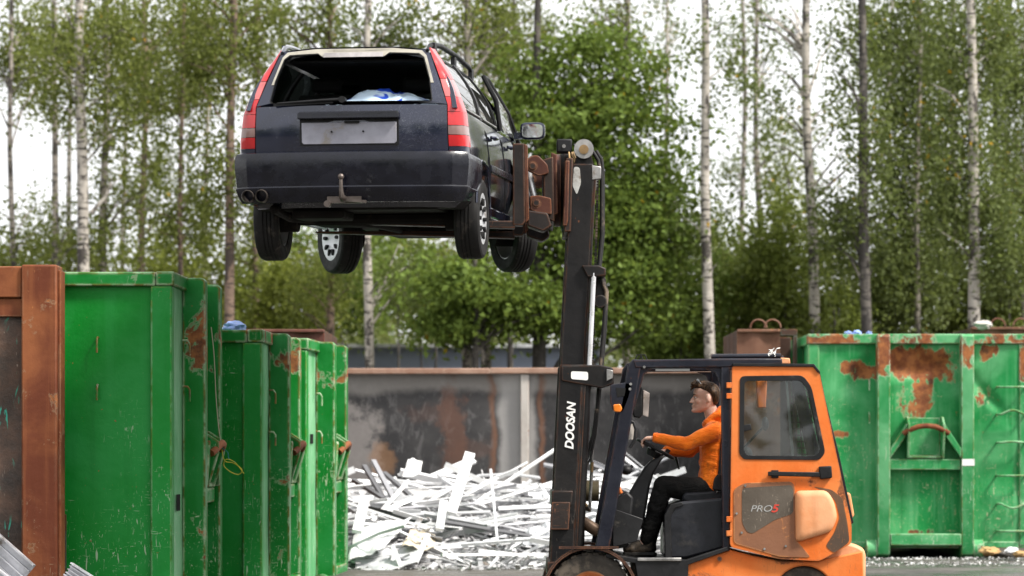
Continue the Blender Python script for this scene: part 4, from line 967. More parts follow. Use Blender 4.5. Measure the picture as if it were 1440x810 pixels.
# trousers
g = MB(); leg(g, hip_n, kn_n, an_n, .010); leg(g, hip_f, kn_f, an_f, .010)
g.cap(Q(1003, 690, -.09), Q(1003, 690, .09), .125, .125); g.cap(Q(1010, 694, -.07), Q(1010, 694, .07), .10, .10); g.cap(kn_n, an_n, .074, .058); g.cap(kn_f, an_f, .074, .058)
me_ = remesh(g, .009, 3)
for vt in me_.vertices:
    p = vt.co; vt.co = p + vt.normal * (noise.noise(p * 8) * .012 + noise.noise(Vector((p.x * 16 + p.z * 9, p.y * 10, p.z * 16))) * .007)
tr = from_mesh('trousers', me_, TROU, ps)
m = MB(); m.tube([Q(1004, 672, -.215), Q(1006, 690, -.225), Q(1001, 704, -.215), Q(990, 706, -.19)], .006, 6); m.build('key_chain', STEEL, tr, smooth=60)
for nm, a_ in (('boot', an_n), ('boot', an_f)):
    g = MB(); g.cap(a_ + Vector((.01, 0, .06)), a_ + Vector((.012, 0, -.035)), .052, .050); g.cap(a_ + Vector((.02, 0, -.06)), a_ + Vector((-.12, 0, -.072)), .045, .040); g.cap(a_ + Vector((-.06, 0, -.035)), a_ + Vector((-.14, 0, -.065)), .045, .042); g.cap(a_ + Vector((-.12, -.012, -.07)), a_ + Vector((-.165, .0, -.072)), .042, .036)
    bt = from_mesh(nm, remesh(g, .008, 3), BOOT, ps)
    m = MB(); m.prism([(a_.x + .065, a_.y - .04), (a_.x - .10, a_.y - .05), (a_.x - .19, a_.y - .035), (a_.x - .20, a_.y + .03), (a_.x - .10, a_.y + .05), (a_.x + .065, a_.y + .04)], a_.z - .125, a_.z - .095, lambda a, b_, d: (a, b_, d)); m.build('sole', BLACK, bt, bevel=.006)
# ================================================================= ground
def gz(x, y):
    t = min(1, max(0, (y - 26) / 5.5)); t = t * t * (3 - 2 * t)
    t2 = min(1, max(0, (y - 44) / 30))
    return .22 * t - .3 * t2
def gmesh(name, xs, ys, mat, jit=0):
    m = MB(); nx = len(xs); vs = [(x, y, gz(x, y) + (noise.noise(Vector((x * .8, y * .8, 0))) * jit if -12 < x < 12 and 18 < y < 44 else 0)) for y in ys for x in xs]
    m.add(vs, [(j * nx + i, j * nx + i + 1, (j + 1) * nx + i + 1, (j + 1) * nx + i) for j in range(len(ys) - 1) for i in range(nx - 1)])
    return m.build(name, mat, None, smooth=60)
t = NT('wet_yard_asphalt'); v = t.coord(False)
c = t.mix(t.ramp(t.noise(v, .7, 6, .65), .35, .65), (.050, .046, .042), (.10, .092, .082))
c = t.mix(t.math('MULTIPLY', t.ramp(t.noise(v, 30, 3, .7), .62, .70), .6), c, (.32, .31, .29))
c = t.mix(t.ramp(t.noise(v, .12, 5, .6), .5, .62), c, (.075, .062, .045))
YARD = t.done(c, t.ramp(t.noise(v, .9, 5, .6), .4, .62, .75, .25), 0, t.bump(t.noise(v, 40, 6, .7), .5, .02))
xs = [-900, -300, -100, -40, -20] + [-12 + .5 * i for i in range(49)] + [20, 40, 100, 300, 900]
ys = [-60, -10, 5, 12] + [18 + .5 * i for i in range(54)] + [48, 55, 70, 90, 140, 300, 900, 1500]
g_ = gmesh('ground', xs, ys, YARD, .02); g_['kind'] = 'structure'; g_['label'] = 'dark damp yard ground of worn asphalt'

# ================================================================= roll-off containers
# local frame: the hook end is the plane x = 0 (facing +x), length runs to -x, width runs 0..W along y
def container(name, loc, rz, label, Ln, W, Ht, mats, group, ribs_y, ladder=False, seed=1, dent=None, side_rib0=.13, side_pitch=.95):
    BODY, END, RIB = mats; rng = random.Random(seed)
    o = thing(name, loc, label, 'skip container', group, rz)
    z0 = .20; th = .05
    m = MB(); m.box(-Ln, -.03, .02, .02 + th, z0, Ht - .10); m.box(-Ln, -.03, W - .02 - th, W - .02, z0, Ht - .10); m.box(-Ln, -Ln + th, .02 + th, W - .02 - th, z0, Ht - .10); m.box(-Ln + th, -.03, .02 + th, W - .02 - th, z0, z0 + th)
    m.build('body', BODY, o)
    # buckled side sheet facing -y
    off = rng.uniform(0, 50)
    m = MB(); m.sheet(lambda i, j: Vector((lerp(-Ln, -.05, i), .016 - .02 * noise.noise(Vector((i * Ln * 1.3 + off, j * 2.5, 3))) * math.sin(math.pi * j) - .002, lerp(z0, Ht - .11, j))), 60, 16); m.build('side_panel', BODY, o, smooth=60)
    def ep(i, j):
        y, z = lerp(.02, W - .02, i), lerp(z0, Ht - .11, j); x = -.012 + .014 * noise.noise(Vector((y * 1.6 + off, z * 1.4, 9))) * min(1, 6 * j * (1 - j) + .2)
        if dent: x += dent(y, z)
        return Vector((x, y, z))
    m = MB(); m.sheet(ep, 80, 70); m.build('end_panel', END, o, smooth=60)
    m = MB(); m.box(-Ln, -.13, -.04, .05, Ht - .12, Ht); m.box(-Ln, -.13, W - .05, W + .04, Ht - .12, Ht); m.box(-.125, .03, -.04, W + .04, Ht - .117, Ht + .003); m.build('top_rail', RIB, o, bevel=.012)
    for y0 in (-.035, W - .10):
        m = MB(); m.box(-.17, .012, y0, y0 + .135, .15, Ht - .119); m.build('corner_post', RIB if y0 > 0 else BODY, o, bevel=.012)
    x = -.17 - side_pitch; 
    while x > -Ln + .2:
        m = MB(); m.prism([(x - side_rib0 / 2, .02), (x + side_rib0 / 2, .02), (x + side_rib0 / 2 - .02, -.09), (x - side_rib0 / 2 + .02, -.09)], z0 - .02, Ht - .122, lambda a, b_, d: (a, b_, d)); m.build('side_rib', BODY, o, bevel=.008); x -= side_pitch
    m = MB(); m.box(-Ln, .0, -.02, .10, .12, z0); m.box(-Ln, .0, W - .10, W + .02, .12, z0); m.box(-.10, .0, .10, W - .10, .12, z0); m.build('base_rail', RIB, o, bevel=.008)
    for yr in ribs_y:
        m = MB(); m.prism([(-.02, -.02 + .0), (.16, .05), (.19, .14), (.19, Ht - .03), (.16, Ht - .004), (-.01, Ht - .004), (-.01, .0)], yr - .075, yr + .075, lambda a, b_, d: (a, d, b_)); r_ = m.build('end_rib', RIB, o, bevel=.012)
        sg = -1 if yr < W / 2 else 1
        m = MB(); m.cyl((.06, yr + sg * .08, .115), (.06, yr + sg * .20, .115), .112, 24); m.cyl((.06, yr + sg * .20, .115), (.06, yr + sg * .215, .115), .04, 12); m.build('roller', RIB, o, smooth=40)
        m = MB(); m.box(-Ln + .3, -.03, yr - .05, yr + .05, 0, .12); m.build('runner', RIB, o)
    a_, c_ = ribs_y[0] + .075, ribs_y[1] - .075; mid = (a_ + c_) / 2; hz = 1.57
    lf = MB(); lf.box(.0, .14, a_ + .003, c_ - .003, hz - .50, hz - .37); lf2 = MB(); lf2.box(.0, .20, a_ + .003, c_ - .003, .16, .30); lf2.build('front_beam', RIB, o, bevel=.01)
    for s_, e in ((1, a_), (-1, c_)): lf.prism([(e + s_ * .004, hz - .36), (e + s_ * .004, hz - .24), (mid - s_ * .225, hz + .06), (mid - s_ * .225, hz - .08)], .03, .19, lambda p, q, d: (d, p, q))
    f2 = lf.build('lifting_frame', RIB, o, bevel=.01)
    m = MB()
    for s_ in (-1, 1): m.prism([(.0, hz - .36), (.17, hz - .36), (.26, hz - .06), (.26, hz + .05), (.12, hz + .14), (.0, hz + .14)], mid + s_ * .21 - .014, mid + s_ * .21 + .014, lambda a, b_, d: (a, d, b_))
    m.box(.0, .02, mid - .195, mid + .195, hz - .36, hz + .13); m.box(.021, .15, mid - .195, mid + .195, hz - .36, hz - .33); m.build('hook_cheek', RIB, f2, bevel=.008)
    m = MB(); m.tube([(.20, mid - .27, hz - .06), (.235, mid - .2, hz - .02), (.26, mid - .1, hz + .02), (.265, mid, hz + .03), (.26, mid + .1, hz + .02), (.235, mid + .2, hz - .02), (.20, mid + .27, hz - .06)], .032, 12); m.build('hook_bar', RUST, f2, smooth=60)
    for z in (Ht - .55, Ht - .95):
        for (hx, hy, dx, dy) in ((.02, ribs_y[0] - .16, .05, 0), (-.62, -.0, 0, -.05)):
            m = MB(); b0 = Vector((hx, hy, z)); d_ = Vector((dx, dy, 0)); m.tube([b0 - d_ * .4, b0 + d_ * .5, b0 + d_ * .9 + Vector((0, 0, -.03)), b0 + d_ * .9 + Vector((0, 0, -.13))], .009, 8); m.build('net_hook', RIB, o, smooth=60)
    if ladder:
        for k, z in enumerate((.33, .66, 1.0, 1.4, 1.74, 2.07)):
            s_ = (.0, -.05, .0, .01, .05, .0)[k]; y0, y1 = ribs_y[1] + .38, W - .02
            m = MB(); m.tube([(-.02, y0, z), (.09, y0 + .01, z)] + [(.10 + .02 * math.sin(q * math.pi / 10), lerp(y0 + .04, y1 - .04, q / 10), z + s_ * math.sin(q * math.pi / 10)) for q in range(11)] + [(.09, y1 - .01, z), (-.02, y1, z)], .014, 8); m.build('ladder_rung', RIB, o, smooth=60)
    return o
GM = (GREEN, GREEN_END, GREEN_RIB)
grp = 'green hook-lift containers in the left row'
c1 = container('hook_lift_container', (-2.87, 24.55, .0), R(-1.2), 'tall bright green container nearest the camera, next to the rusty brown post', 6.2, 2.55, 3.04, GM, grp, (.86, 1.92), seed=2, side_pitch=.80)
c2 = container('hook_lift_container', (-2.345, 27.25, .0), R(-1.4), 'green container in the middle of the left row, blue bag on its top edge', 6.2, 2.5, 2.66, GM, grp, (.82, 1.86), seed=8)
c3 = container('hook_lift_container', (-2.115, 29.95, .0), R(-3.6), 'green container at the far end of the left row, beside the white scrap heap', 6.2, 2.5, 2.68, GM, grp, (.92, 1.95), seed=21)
def dent(y, z):
    return -.11 * math.exp(-((y - 1.35) / .55) ** 2 - ((z - 2.3) / .25) ** 2) * (1 + .9 * noise.noise(Vector((y * 4, z * 5, 1)))) - .07 * math.exp(-((y - .62) / .16) ** 2 - ((z - 2.2) / .16) ** 2) + .02 * noise.noise(Vector((y * 2.5, z * 2.5, 4))) - .05 * math.exp(-((y - 2.15) / .2) ** 2 - ((z - 1.95 + (y - 2.15)) / .1) ** 2)
c4 = container('hook_lift_container', (3.62, 35.3, .22), R(-90), 'weathered green container with big rust patch and ladder rungs, behind the forklift cab', 6.0, 2.62, 2.71, (GREEN_R, GREEN_R, RIB_R), None, (.86, 1.87), ladder=True, seed=5, dent=dent)
# numbers stencilled on the containers (three dark strokes)
m = MB()
for k in range(3): m.box(-.004, .006, .35 + k * .07, .385 + k * .07, 1.02, 1.16)
m.build('stencil_mark', HOLE, c1)
m = MB()
for k in range(3): m.box(-.004, .006, .35 + k * .07, .385 + k * .07, 1.60, 1.70)
m.build('stencil_mark', HOLE, c3)
m = MB(); m.box(.193, .196, 1.80, 1.95, 1.12, 1.20); m.build('small_tag', WHITE, c4)

# ================================================================= rusty steel at the left edge
lr = thing('rusty_container', (PX(60, 24.0), 24.0, 0), 'rusty red-brown steel container cut by the left edge, with a thick corner post', 'container')
LO = Vector(lr.location)
def X2(u): return PX(u, 24.0) - LO.x
def Z2(v): return PZ(v, 24.0)
m = MB(); m.box(X2(30), X2(80), -.0, .30, 0, Z2(372)); m.build('corner_post', RUST, lr, bevel=.015)
m = MB(); m.box(X2(80) + .002, X2(84), .05, .28, 0, Z2(380)); m.build('post_flange', RUST, lr, bevel=.004)
m = MB(); m.box(-2.6, X2(30) - .004, .03, .2, Z2(418), Z2(374)); m.build('top_rail', RUST, lr, bevel=.01)
m = MB(); m.box(-2.6, X2(30) - .004, .06, .2, Z2(445), Z2(419) ); m.build('rail_step', RUST, lr, bevel=.008)
t = NT('grimy_panel'); v = t.coord(False); c = t.mix(t.ramp(t.noise(v, 3, 7, .7), .35, .65), (.035, .024, .018), (.10, .055, .035))
s1 = t.math('MULTIPLY', t.ramp(t.noise(t.scaled(v, 3, 3, .8), 2.4, 4, .5, 2.5), .60, .625), t.ramp(t.noise(v, 1.2, 3), .42, .55)); c = t.mix(s1, c, (.03, .36, .26))
c = t.mix(t.ramp(t.noise(t.scaled(v, 6, 6, 1), 5, 5, .6, 2), .66, .70), c, (.25, .2, .16)); GRIM = t.done(c, .55, 0, t.bump(t.noise(v, 14, 6, .7), .5, .02))
m = MB(); m.sheet(lambda i, j: Vector((lerp(-2.6, X2(30), i), .12 + .03 * noise.noise(Vector((i * 6, j * 5, 1))), lerp(0, Z2(440), j))), 40, 40); m.build('front_panel', GRIM, lr, smooth=60)
m = MB(); m.box(-2.6, X2(30) - .01, .16, .19, .002, Z2(446)); m.box(X2(30), X2(80) - .02, .302, .5, 0, Z2(376)); m.box(X2(76), X2(80), .5, .52, 0, 1.0); m.build('back_plate', RUST_D, lr)

# ================================================================= bulkhead wall behind the scrap
WY = 39.0; sW = FPX / WY
bw = thing('steel_bulkhead', (PX(765, WY), WY, .22), 'long stained grey steel wall with a rusty top rail behind the scrap heap', 'bulkhead')
t = NT('grey_stained_steel'); v = t.coord(False)
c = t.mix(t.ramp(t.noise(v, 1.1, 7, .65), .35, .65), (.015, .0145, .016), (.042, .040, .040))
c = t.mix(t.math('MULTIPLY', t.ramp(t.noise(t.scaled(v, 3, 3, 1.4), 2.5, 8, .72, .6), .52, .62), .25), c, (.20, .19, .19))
sp = t.n('SeparateXYZ'); t.put(sp.inputs[0], v)
wob = t.math('ADD', sp.outputs['Z'], t.math('MULTIPLY', t.math('SUBTRACT', t.noise(v, 1.5, 5), .5), .35))
c = t.mix(t.math('MULTIPLY', t.ramp(wob, 2.02, 2.16), .6), c, (.27, .25, .23))
wx = t.math('ABSOLUTE', t.math('ADD', t.math('ADD', sp.outputs['X'], .36), t.math('MULTIPLY', t.math('SUBTRACT', t.noise(v, 1.8, 5), .5), .25)))
c = t.mix(t.math('MULTIPLY', t.ramp(wx, .30, .19), .75), c, (.33, .32, .31))
edge_ = t.math('MULTIPLY', t.ramp(wx, .40, .32), t.ramp(wx, .27, .32)); c = t.mix(t.math('MULTIPLY', edge_, .7), c, (.16, .07, .035))
def spot(x, z, rx, rz):
    mp = t.n('Mapping'); t.put(mp.inputs['Vector'], v); mp.inputs['Scale'].default_value = (1 / rx, 0, 1 / rz); mp.inputs['Location'].default_value = (-x / rx, 0, -z / rz)
    ln = t.n('VectorMath', operation='LENGTH'); t.put(ln.inputs[0], mp.outputs[0]); return ln.outputs['Value']
nn = t.noise(v, 3.2, 7, .7)
for (x, z, rx, rz, col, a_) in ((-1.22, 1.55, .20, .75, (.12, .05, .028), .55), (-.95, 1.3, .3, .16, (.11, .048, .028), .3), (-1.5, 1.8, .4, .15, (.09, .042, .028), .3), (-2.55, 1.3, .4, .8, (.22, .20, .19), .7), (-2.15, 1.15, .2, .3, (.24, .12, .05), .5)):
    f = t.ramp(t.math('ADD', spot(x, z, rx, rz), t.math('MULTIPLY', t.math('SUBTRACT', nn, .5), 3.0)), 1.15, .5, 0, a_); c = t.mix(f, c, col)
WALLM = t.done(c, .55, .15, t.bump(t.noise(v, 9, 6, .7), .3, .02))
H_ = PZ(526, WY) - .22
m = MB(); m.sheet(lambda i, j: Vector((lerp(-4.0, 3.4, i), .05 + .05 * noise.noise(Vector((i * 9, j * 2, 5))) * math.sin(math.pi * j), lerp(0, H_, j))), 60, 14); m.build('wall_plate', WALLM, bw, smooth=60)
m = MB(); m.box(-4, 3.4, .12, .16, 0, H_ - .02); m.build('back_plate', RUST_D, bw)
m = MB(); m.box(-4.0, -.72, -.10, .22, H_, H_ + .075); m.box(-.72, 3.4, -.095, .215, H_ + .004, H_ + .082); m.build('top_rail', painted('faded_brown_rail', (.24, .14, .10), (.36, .24, .18), rust=.4, edge=.6, scr=.3, pale=(.5, .4, .32), rough=.6), bw, bevel=.012)
POSTM = painted('pale_rusty_post', (.38, .35, .32), (.46, .43, .4), rust=.40, edge=.5, scr=.3, pale=(.5, .48, .45), rough=.6)
for u in (350, 738, 1060):
    m = MB(); x = PX(u, WY) - PX(765, WY); m.box(x - .055, x + .055, -.05, .04, 0, H_ - .002); m.build('post', POSTM if u == 738 else WALLM, bw, bevel=.01)

# ================================================================= brown containers behind
def brown(u0, u1, v0, Y, label, u_side=None, rings=(), mat=BROWN):
    o = thing('brown_container', (PX((u0 + u1) / 2, Y), Y, .15), label, 'container'); ox = o.location.x; h = PZ(v0, Y) - .15
    x0, x1 = PX(u0, Y) - ox, PX(u1, Y) - ox
    m = MB(); n = max(6, int((x1 - x0) / .09)); pts = []
    for k in range(n + 1): pts.append((lerp(x0, x1, k / n), 0 if (k // 2) % 2 else .035))
    m.prism(pts + [(x1, .1), (x0, .1)], 0, h - .04, lambda a, b_, d: (a, b_, d)); m.build('corrugated_side', mat, o)
    m = MB(); m.box(x0, x1, -.03, .12, h - .038, h); m.build('top_rail', mat, o, bevel=.01)
    if u_side:
        xs_ = PX(u_side, Y) - ox; m = MB(); m.box(x1 + .004, xs_, -.02, .10, h - .08, h); m.box(xs_ - .05, xs_, -.02, .1, 0, h - .082); m.box(x1 + .004, xs_ - .052, .25, .30, 0, h - .09); m.build('end_frame', RUST_D, o, bevel=.006)
    m = MB(); m.box(x0, x0 + .05, .102, 2.4, 0, h - .01); m.box(x1 - .05, x1, .102, 2.4, 0, h - .01); m.box(x0 + .051, x1 - .051, 2.3, 2.4, 0, h - .01); m.build('body', RUST_D, o)
    for u in rings:
        c = Vector((PX(u, Y) - ox, .05, h + .02)); m = MB(); m.loft([[c + (Vector((math.cos(t_), 0, math.sin(t_))) * (.10 + .012 * math.cos(q)) + Vector((0, .02 * math.sin(q), 0))) for q in [2 * math.pi * k / 8 for k in range(8)]] for t_ in [math.pi * j / 16 for j in range(17)]]); m.build('lifting_ring', BROWN, o, smooth=60)
    return o
brown(1037, 1097, 463, 36.25, 'brown corrugated container with two lifting rings, rising behind the forklift roof', 1121, (1067, 1087))
brown(1366, 1475, 460, 40.5, 'low brown container with a lifting ring, peeking over the weathered green container', None, (1404, 1436))
brown(330, 456, 463, 33.2, 'red-brown container top showing behind the left row of green containers', None, (), painted('maroon_steel', (.10, .038, .03), (.14, .055, .04), rust=.3, edge=.4, scr=.2, pale=(.3, .2, .15), rough=.65))

# ================================================================= small things lying about
def crumple(name, c, r, mat, label, cat, seed, group=None):
    m = MB(); 
    def f(i, j):
        th, ph = math.pi * j, 2 * math.pi * i; d = Vector((math.sin(th) * math.cos(ph), math.sin(th) * math.sin(ph), math.cos(th)))
        k = 1 + .35 * noise.noise(d * 1.8 + Vector((seed, 0, 0))) + .18 * noise.noise(d * 5 + Vector((0, seed, 0)))
        return Vector((d.x * r[0], d.y * r[1], d.z * r[2])) * k
    m.sheet(f, 28, 16); o = m.build(name, mat, None, smooth=50); o.location = c; return tag(o, label, cat, group)
BLUEBAG = plain('pale_blue_plastic', (.22, .32, .62), .4, var=.4, bump=.4)
crumple('plastic_bag', P(328, 461, 27.6), (.12, .15, .06), BLUEBAG, 'pale blue bag on the top edge of the middle green container', 'bag', 3)
for k, (u, s_) in enumerate(((1192, .035), (1205, .045), (1222, .03))):
    crumple('plastic_bag', P(u, 469.5, 36.2), (s_ * 1.3, .12, s_), BLUEBAG, ('leftmost', 'middle', 'rightmost')[k] + ' of the three small blue bags on the weathered green container', 'bag', 10 + k, 'blue bags on the weathered green container')
crumple('stone_lump', P(1383, 457, 40), (.12, .12, .06), plain('pale_rubble', (.45, .43, .4), .8), 'pale lump of rubble lying beside the ring of the low brown container', 'rubble', 31)
CARD = plain('torn_cardboard', (.42, .27, .12), .85, var=.3)
crumple('cardboard_scrap', P(1392, 775, 34.6), (.12, .10, .05), CARD, 'crumpled tan cardboard under the ladder of the weathered green container', 'cardboard', 5)
crumple('cardboard_scrap', P(1436, 779, 34.4), (.09, .08, .04), CARD, 'small tan cardboard scrap at the right edge below the green container', 'cardboard', 9)
crumple('foam_scrap', P(1423, 775, 34.5), (.09, .07, .045), plain('white_foam', (.75, .76, .78), .7, var=.1), 'white foam lump between two tan cardboard scraps under the green container', 'foam')if False else crumple('foam_scrap', P(1423, 775, 34.5), (.09, .07, .045), plain('white_foam', (.75, .76, .78), .7, var=.1), 'white foam lump between two tan cardboard scraps under the green container', 'foam', 12)
# glass and gravel crumbs along the container foot
random.seed(21); m = MB()
for k in range(2600):
    if random.random() < .75: x = random.uniform(2.6, 8); y = random.choice((random.gauss(33.3, .35), random.gauss(34.7, .12)))
    else: x = random.uniform(-2.5, 3); y = random.gauss(32.2, .4)
    s_ = random.uniform(.008, .03); z = gz(x, y) + .012; p = Vector((x, y, z)); pts = [p + Vector((random.uniform(-1, 1), random.uniform(-1, 1), random.uniform(-.4, .9))) * s_ for _ in range(4)]
    m.add(pts, [(0, 1, 2), (0, 3, 1), (1, 3, 2), (0, 2, 3)])
db = m.build('debris', plain('pale_crumbs', (.5, .5, .49), .5, var=.5, scale=30), None, smooth=1); db['kind'] = 'stuff'; db['label'] = 'pale crumbs of glass and gravel scattered on the ground'
# wire tangle on the first hook
hx = P(318, 640, 26.0)
def wire(col, label, seed, pts):
    t_ = plain('wire_' + seed, col, .4, var=.05, bump=0); m = MB(); m.tube(pts, .0042, 6); o = m.build('loose_wire', t_, None, smooth=60); tag(o, label, 'wire', 'wires hanging from the first container hook')
def curve(pts, n=8):
    pts = [Vector(p) for p in pts]; out = []
    for i in range(len(pts) - 1):
        p0, p1, p2, p3 = pts[max(i - 1, 0)], pts[i], pts[i + 1], pts[min(i + 2, len(pts) - 1)]
        for k in range(n):
            t_ = k / n; out.append(.5 * ((2 * p1) + (p2 - p0) * t_ + (2 * p0 - 5 * p1 + 4 * p2 - p3) * t_ * t_ + (3 * p1 - p0 - 3 * p2 + p3) * t_ ** 3))
    return out + [pts[-1]]
W3 = lambda l: curve([P(u, v, 26.0 + d) for u, v, d in l])
wire((.55, .5, .05), 'yellow wire looped below the hook bar of the nearest green container', 'yellow', W3([(312, 632, 0), (316, 648, -.02), (328, 651, .02), (340, 660, 0), (336, 667, .02), (325, 664, 0), (315, 655, .03), (318, 646, 0), (330, 650, 0), (343, 666, -.01)]))
wire((.02, .2, .22), 'short teal wire hanging from the hook bar of the nearest green container', 'teal', W3([(312, 630, 0), (320, 636, 0), (322, 645, .02), (331, 650, 0)]))
wire((.45, .38, .3), 'thin pale wire running up from the hook of the nearest green container', 'pale', W3([(297, 460, .0), (301, 500, .0), (304, 560, 0), (308, 605, 0), (311, 622, 0)]))

# bright metal offcuts in the lower left corner
ALUM = plain('scuffed_aluminium', (.52, .52, .55), .4, .6, var=.3, dirt=.3)
def profile(name, p0, p1, wd, ht, label, cat, up=(0, -1, 0)):
    p0, p1 = Vector(p0), Vector(p1); d = (p1 - p0).normalized(); a = d.cross(Vector(up)).normalized(); b_ = a.cross(d); m = MB()
    poly = [(-wd, -ht), (-wd, ht), (-wd + .012, ht), (-wd + .012, -ht + .012), (wd - .012, -ht + .012), (wd - .012, ht), (wd, ht), (wd, -ht)]
    m.prism(poly, 0, (p1 - p0).length, lambda x, y, z: p0 + a * x + b_ * y + d * z)
    for k in range(3): m.bar(p0 + a * (-wd * .5 + k * wd * .5), p1 + a * (-wd * .5 + k * wd * .5), .008, ht * 1.2, up=b_)
    o = m.build(name, ALUM, None, org=p0); return tag(o, label, cat)
profile('metal_offcut', P(-70, 720, 23.5), P(34, 812, 23.4), .13, .04, 'ribbed grey aluminium profile slanting in the lower left corner', 'metal profile')
profile('metal_offcut', P(-60, 790, 23.3), P(40, 868, 23.2), .16, .05, 'pale aluminium profile lowest in the left corner of the yard', 'metal profile')
profile('metal_offcut', P(96, 800, 23.6), P(150, 835, 23.5), .06, .03, 'small aluminium offcut with its tip before the foot of the nearest green container', 'metal profile')
ho = MB(); ho.sheet(lambda i, j: Vector((lerp(-3.4, 0, i) + PX(110, 23.4), 22.9 + .9 * j, .10 + .40 * math.sin(math.pi * j) * (1 - .55 * i * i) + .10 * noise.noise(Vector((i * 9, j * 6, 2))))), 40, 16); sc = ho.build('scrap_litter', ALUM, None, smooth=20); sc['kind'] = 'stuff'; sc['label'] = 'low litter of grey metal scrap on the ground in front of the containers'
# ================================================================= the white scrap heap
def hz_(x, y):
    a = min(1, max(0, (y - 32.0) / 4.5)); a = a * (2 - a)
    edge = min(1, max(0, (x + 5.2) / 1.2)) * min(1, max(0, (3.1 - x) / 1.3))
    return gz(x, y) + (.80 * a * (.9 + .25 * noise.noise(Vector((x * .9, y * .7, 2))))) * edge - .03
WSC = NT('white_scrap'); v = WSC.coord(); oi = WSC.n('ObjectInfo')
c = WSC.mix(oi.outputs['Random'], (.56, .57, .59), (.82, .82, .815)); c = WSC.mix(WSC.math('MULTIPLY', WSC.ramp(WSC.noise(v, 5, 6, .7), .56, .7), .6), c, (.42, .39, .36)); WSC = WSC.done(c, WSC.ramp(WSC.noise(v, 6), .3, .7, .3, .5), .05, WSC.bump(WSC.noise(v, 12, 4), .15, .01))
GSC = NT('grey_scrap'); v = GSC.coord(); oi = GSC.n('ObjectInfo'); c = GSC.mix(oi.outputs['Random'], (.10, .10, .105), (.42, .42, .44)); GSC = GSC.done(c, .4, .5, GSC.bump(GSC.noise(v, 10), .15, .01))
rng = random.Random(4)
# the heap's body: small crushed pieces nobody could count
m = MB()
m.sheet(lambda i, j: Vector((lerp(-5.4, 3.2, i), lerp(31.9, 38.3, j), hz_(lerp(-5.4, 3.2, i), lerp(31.9, 38.3, j)) - .10)), 50, 40)
for k in range(2200):
    x = rng.uniform(-4.9, 2.7); y = 32.1 + 5.4 * rng.random() ** 1.2; z = hz_(x, y) - .02 + rng.uniform(-.08, .05)
    a = rng.uniform(0, math.pi); el = rng.gauss(0, .3); d = Vector((math.cos(a) * math.cos(el), math.sin(a) * math.cos(el), math.sin(el))); l = rng.uniform(.08, .35)
    m.bar(Vector((x, y, z)) - d * l, Vector((x, y, z)) + d * l, rng.uniform(.01, .07), rng.uniform(.008, .02))
hp = m.build('scrap_heap', plain('mixed_crushed_metal', (.50, .50, .51), .45, .1, var=.5, scale=7, dirt=.3), None, smooth=20); hp['kind'] = 'stuff'; hp['label'] = 'crushed white and grey metal making up the body of the scrap heap'
# profile shapes shared by the loose bars
def pshape(kind, l, a, b_):
    m = MB(); t_ = .006
    if kind == 'flat': m.box(-l / 2, l / 2, -a / 2, a / 2, -b_ / 2, b_ / 2)
    if kind == 'angle': m.prism([(0, 0), (a, 0), (a, t_), (t_, t_), (t_, b_), (0, b_)], -l / 2, l / 2, lambda p, q, d: (d, p, q))
    if kind == 'channel': m.prism([(-a / 2, 0), (a / 2, 0), (a / 2, b_), (a / 2 - t_, b_), (a / 2 - t_, t_), (-a / 2 + t_, t_), (-a / 2 + t_, b_), (-a / 2, b_)], -l / 2, l / 2, lambda p, q, d: (d, p, q))
    if kind == 'tube': m.ring([(-a / 2, -b_ / 2), (a / 2, -b_ / 2), (a / 2, b_ / 2), (-a / 2, b_ / 2)], [(-a / 2 + t_, -b_ / 2 + t_), (a / 2 - t_, -b_ / 2 + t_), (a / 2 - t_, b_ / 2 - t_), (-a / 2 + t_, b_ / 2 - t_)], -l / 2, l / 2, lambda p, q, d: (d, p, q))
    if kind == 'bent':
        q = [Vector((-l / 2, 0, 0)), Vector((-l * .15, l * .05, .02)), Vector((l * .1, l * .03, l * .09)), Vector((l * .32, -l * .05, l * .05)), Vector((l / 2, -l * .10, -.02))]
        for p0, p1 in zip(q, q[1:]): m.bar(p0, p1, a, b_)
    return m
protos = []
for k, (kind, l, a, b_) in enumerate([('flat', 1.9, .035, .008), ('angle', 2.0, .05, .04), ('channel', 2.3, .06, .03), ('tube', 1.8, .04, .025), ('flat', 1.4, .07, .008), ('tube', 2.6, .03, .03), ('channel', 1.5, .10, .035), ('angle', 1.2, .06, .035), ('tube', 2.2, .024, .02), ('flat', .9, .13, .008), ('bent', 1.8, .05, .02), ('bent', 1.4, .08, .015), ('bent', 2.2, .03, .02)]):
    o = pshape(kind, l, a, b_).build('metal_profile', WSC, None); bpy.data.objects.remove(o, do_unlink=True) if False else protos.append(o)
def pose(o, x, y, z, yaw, pitch, roll): o.location = (x, y, z); o.rotation_euler = (Matrix.Rotation(yaw, 4, 'Z') @ Matrix.Rotation(-pitch, 4, 'Y') @ Matrix.Rotation(roll, 4, 'X')).to_euler()
bars = []
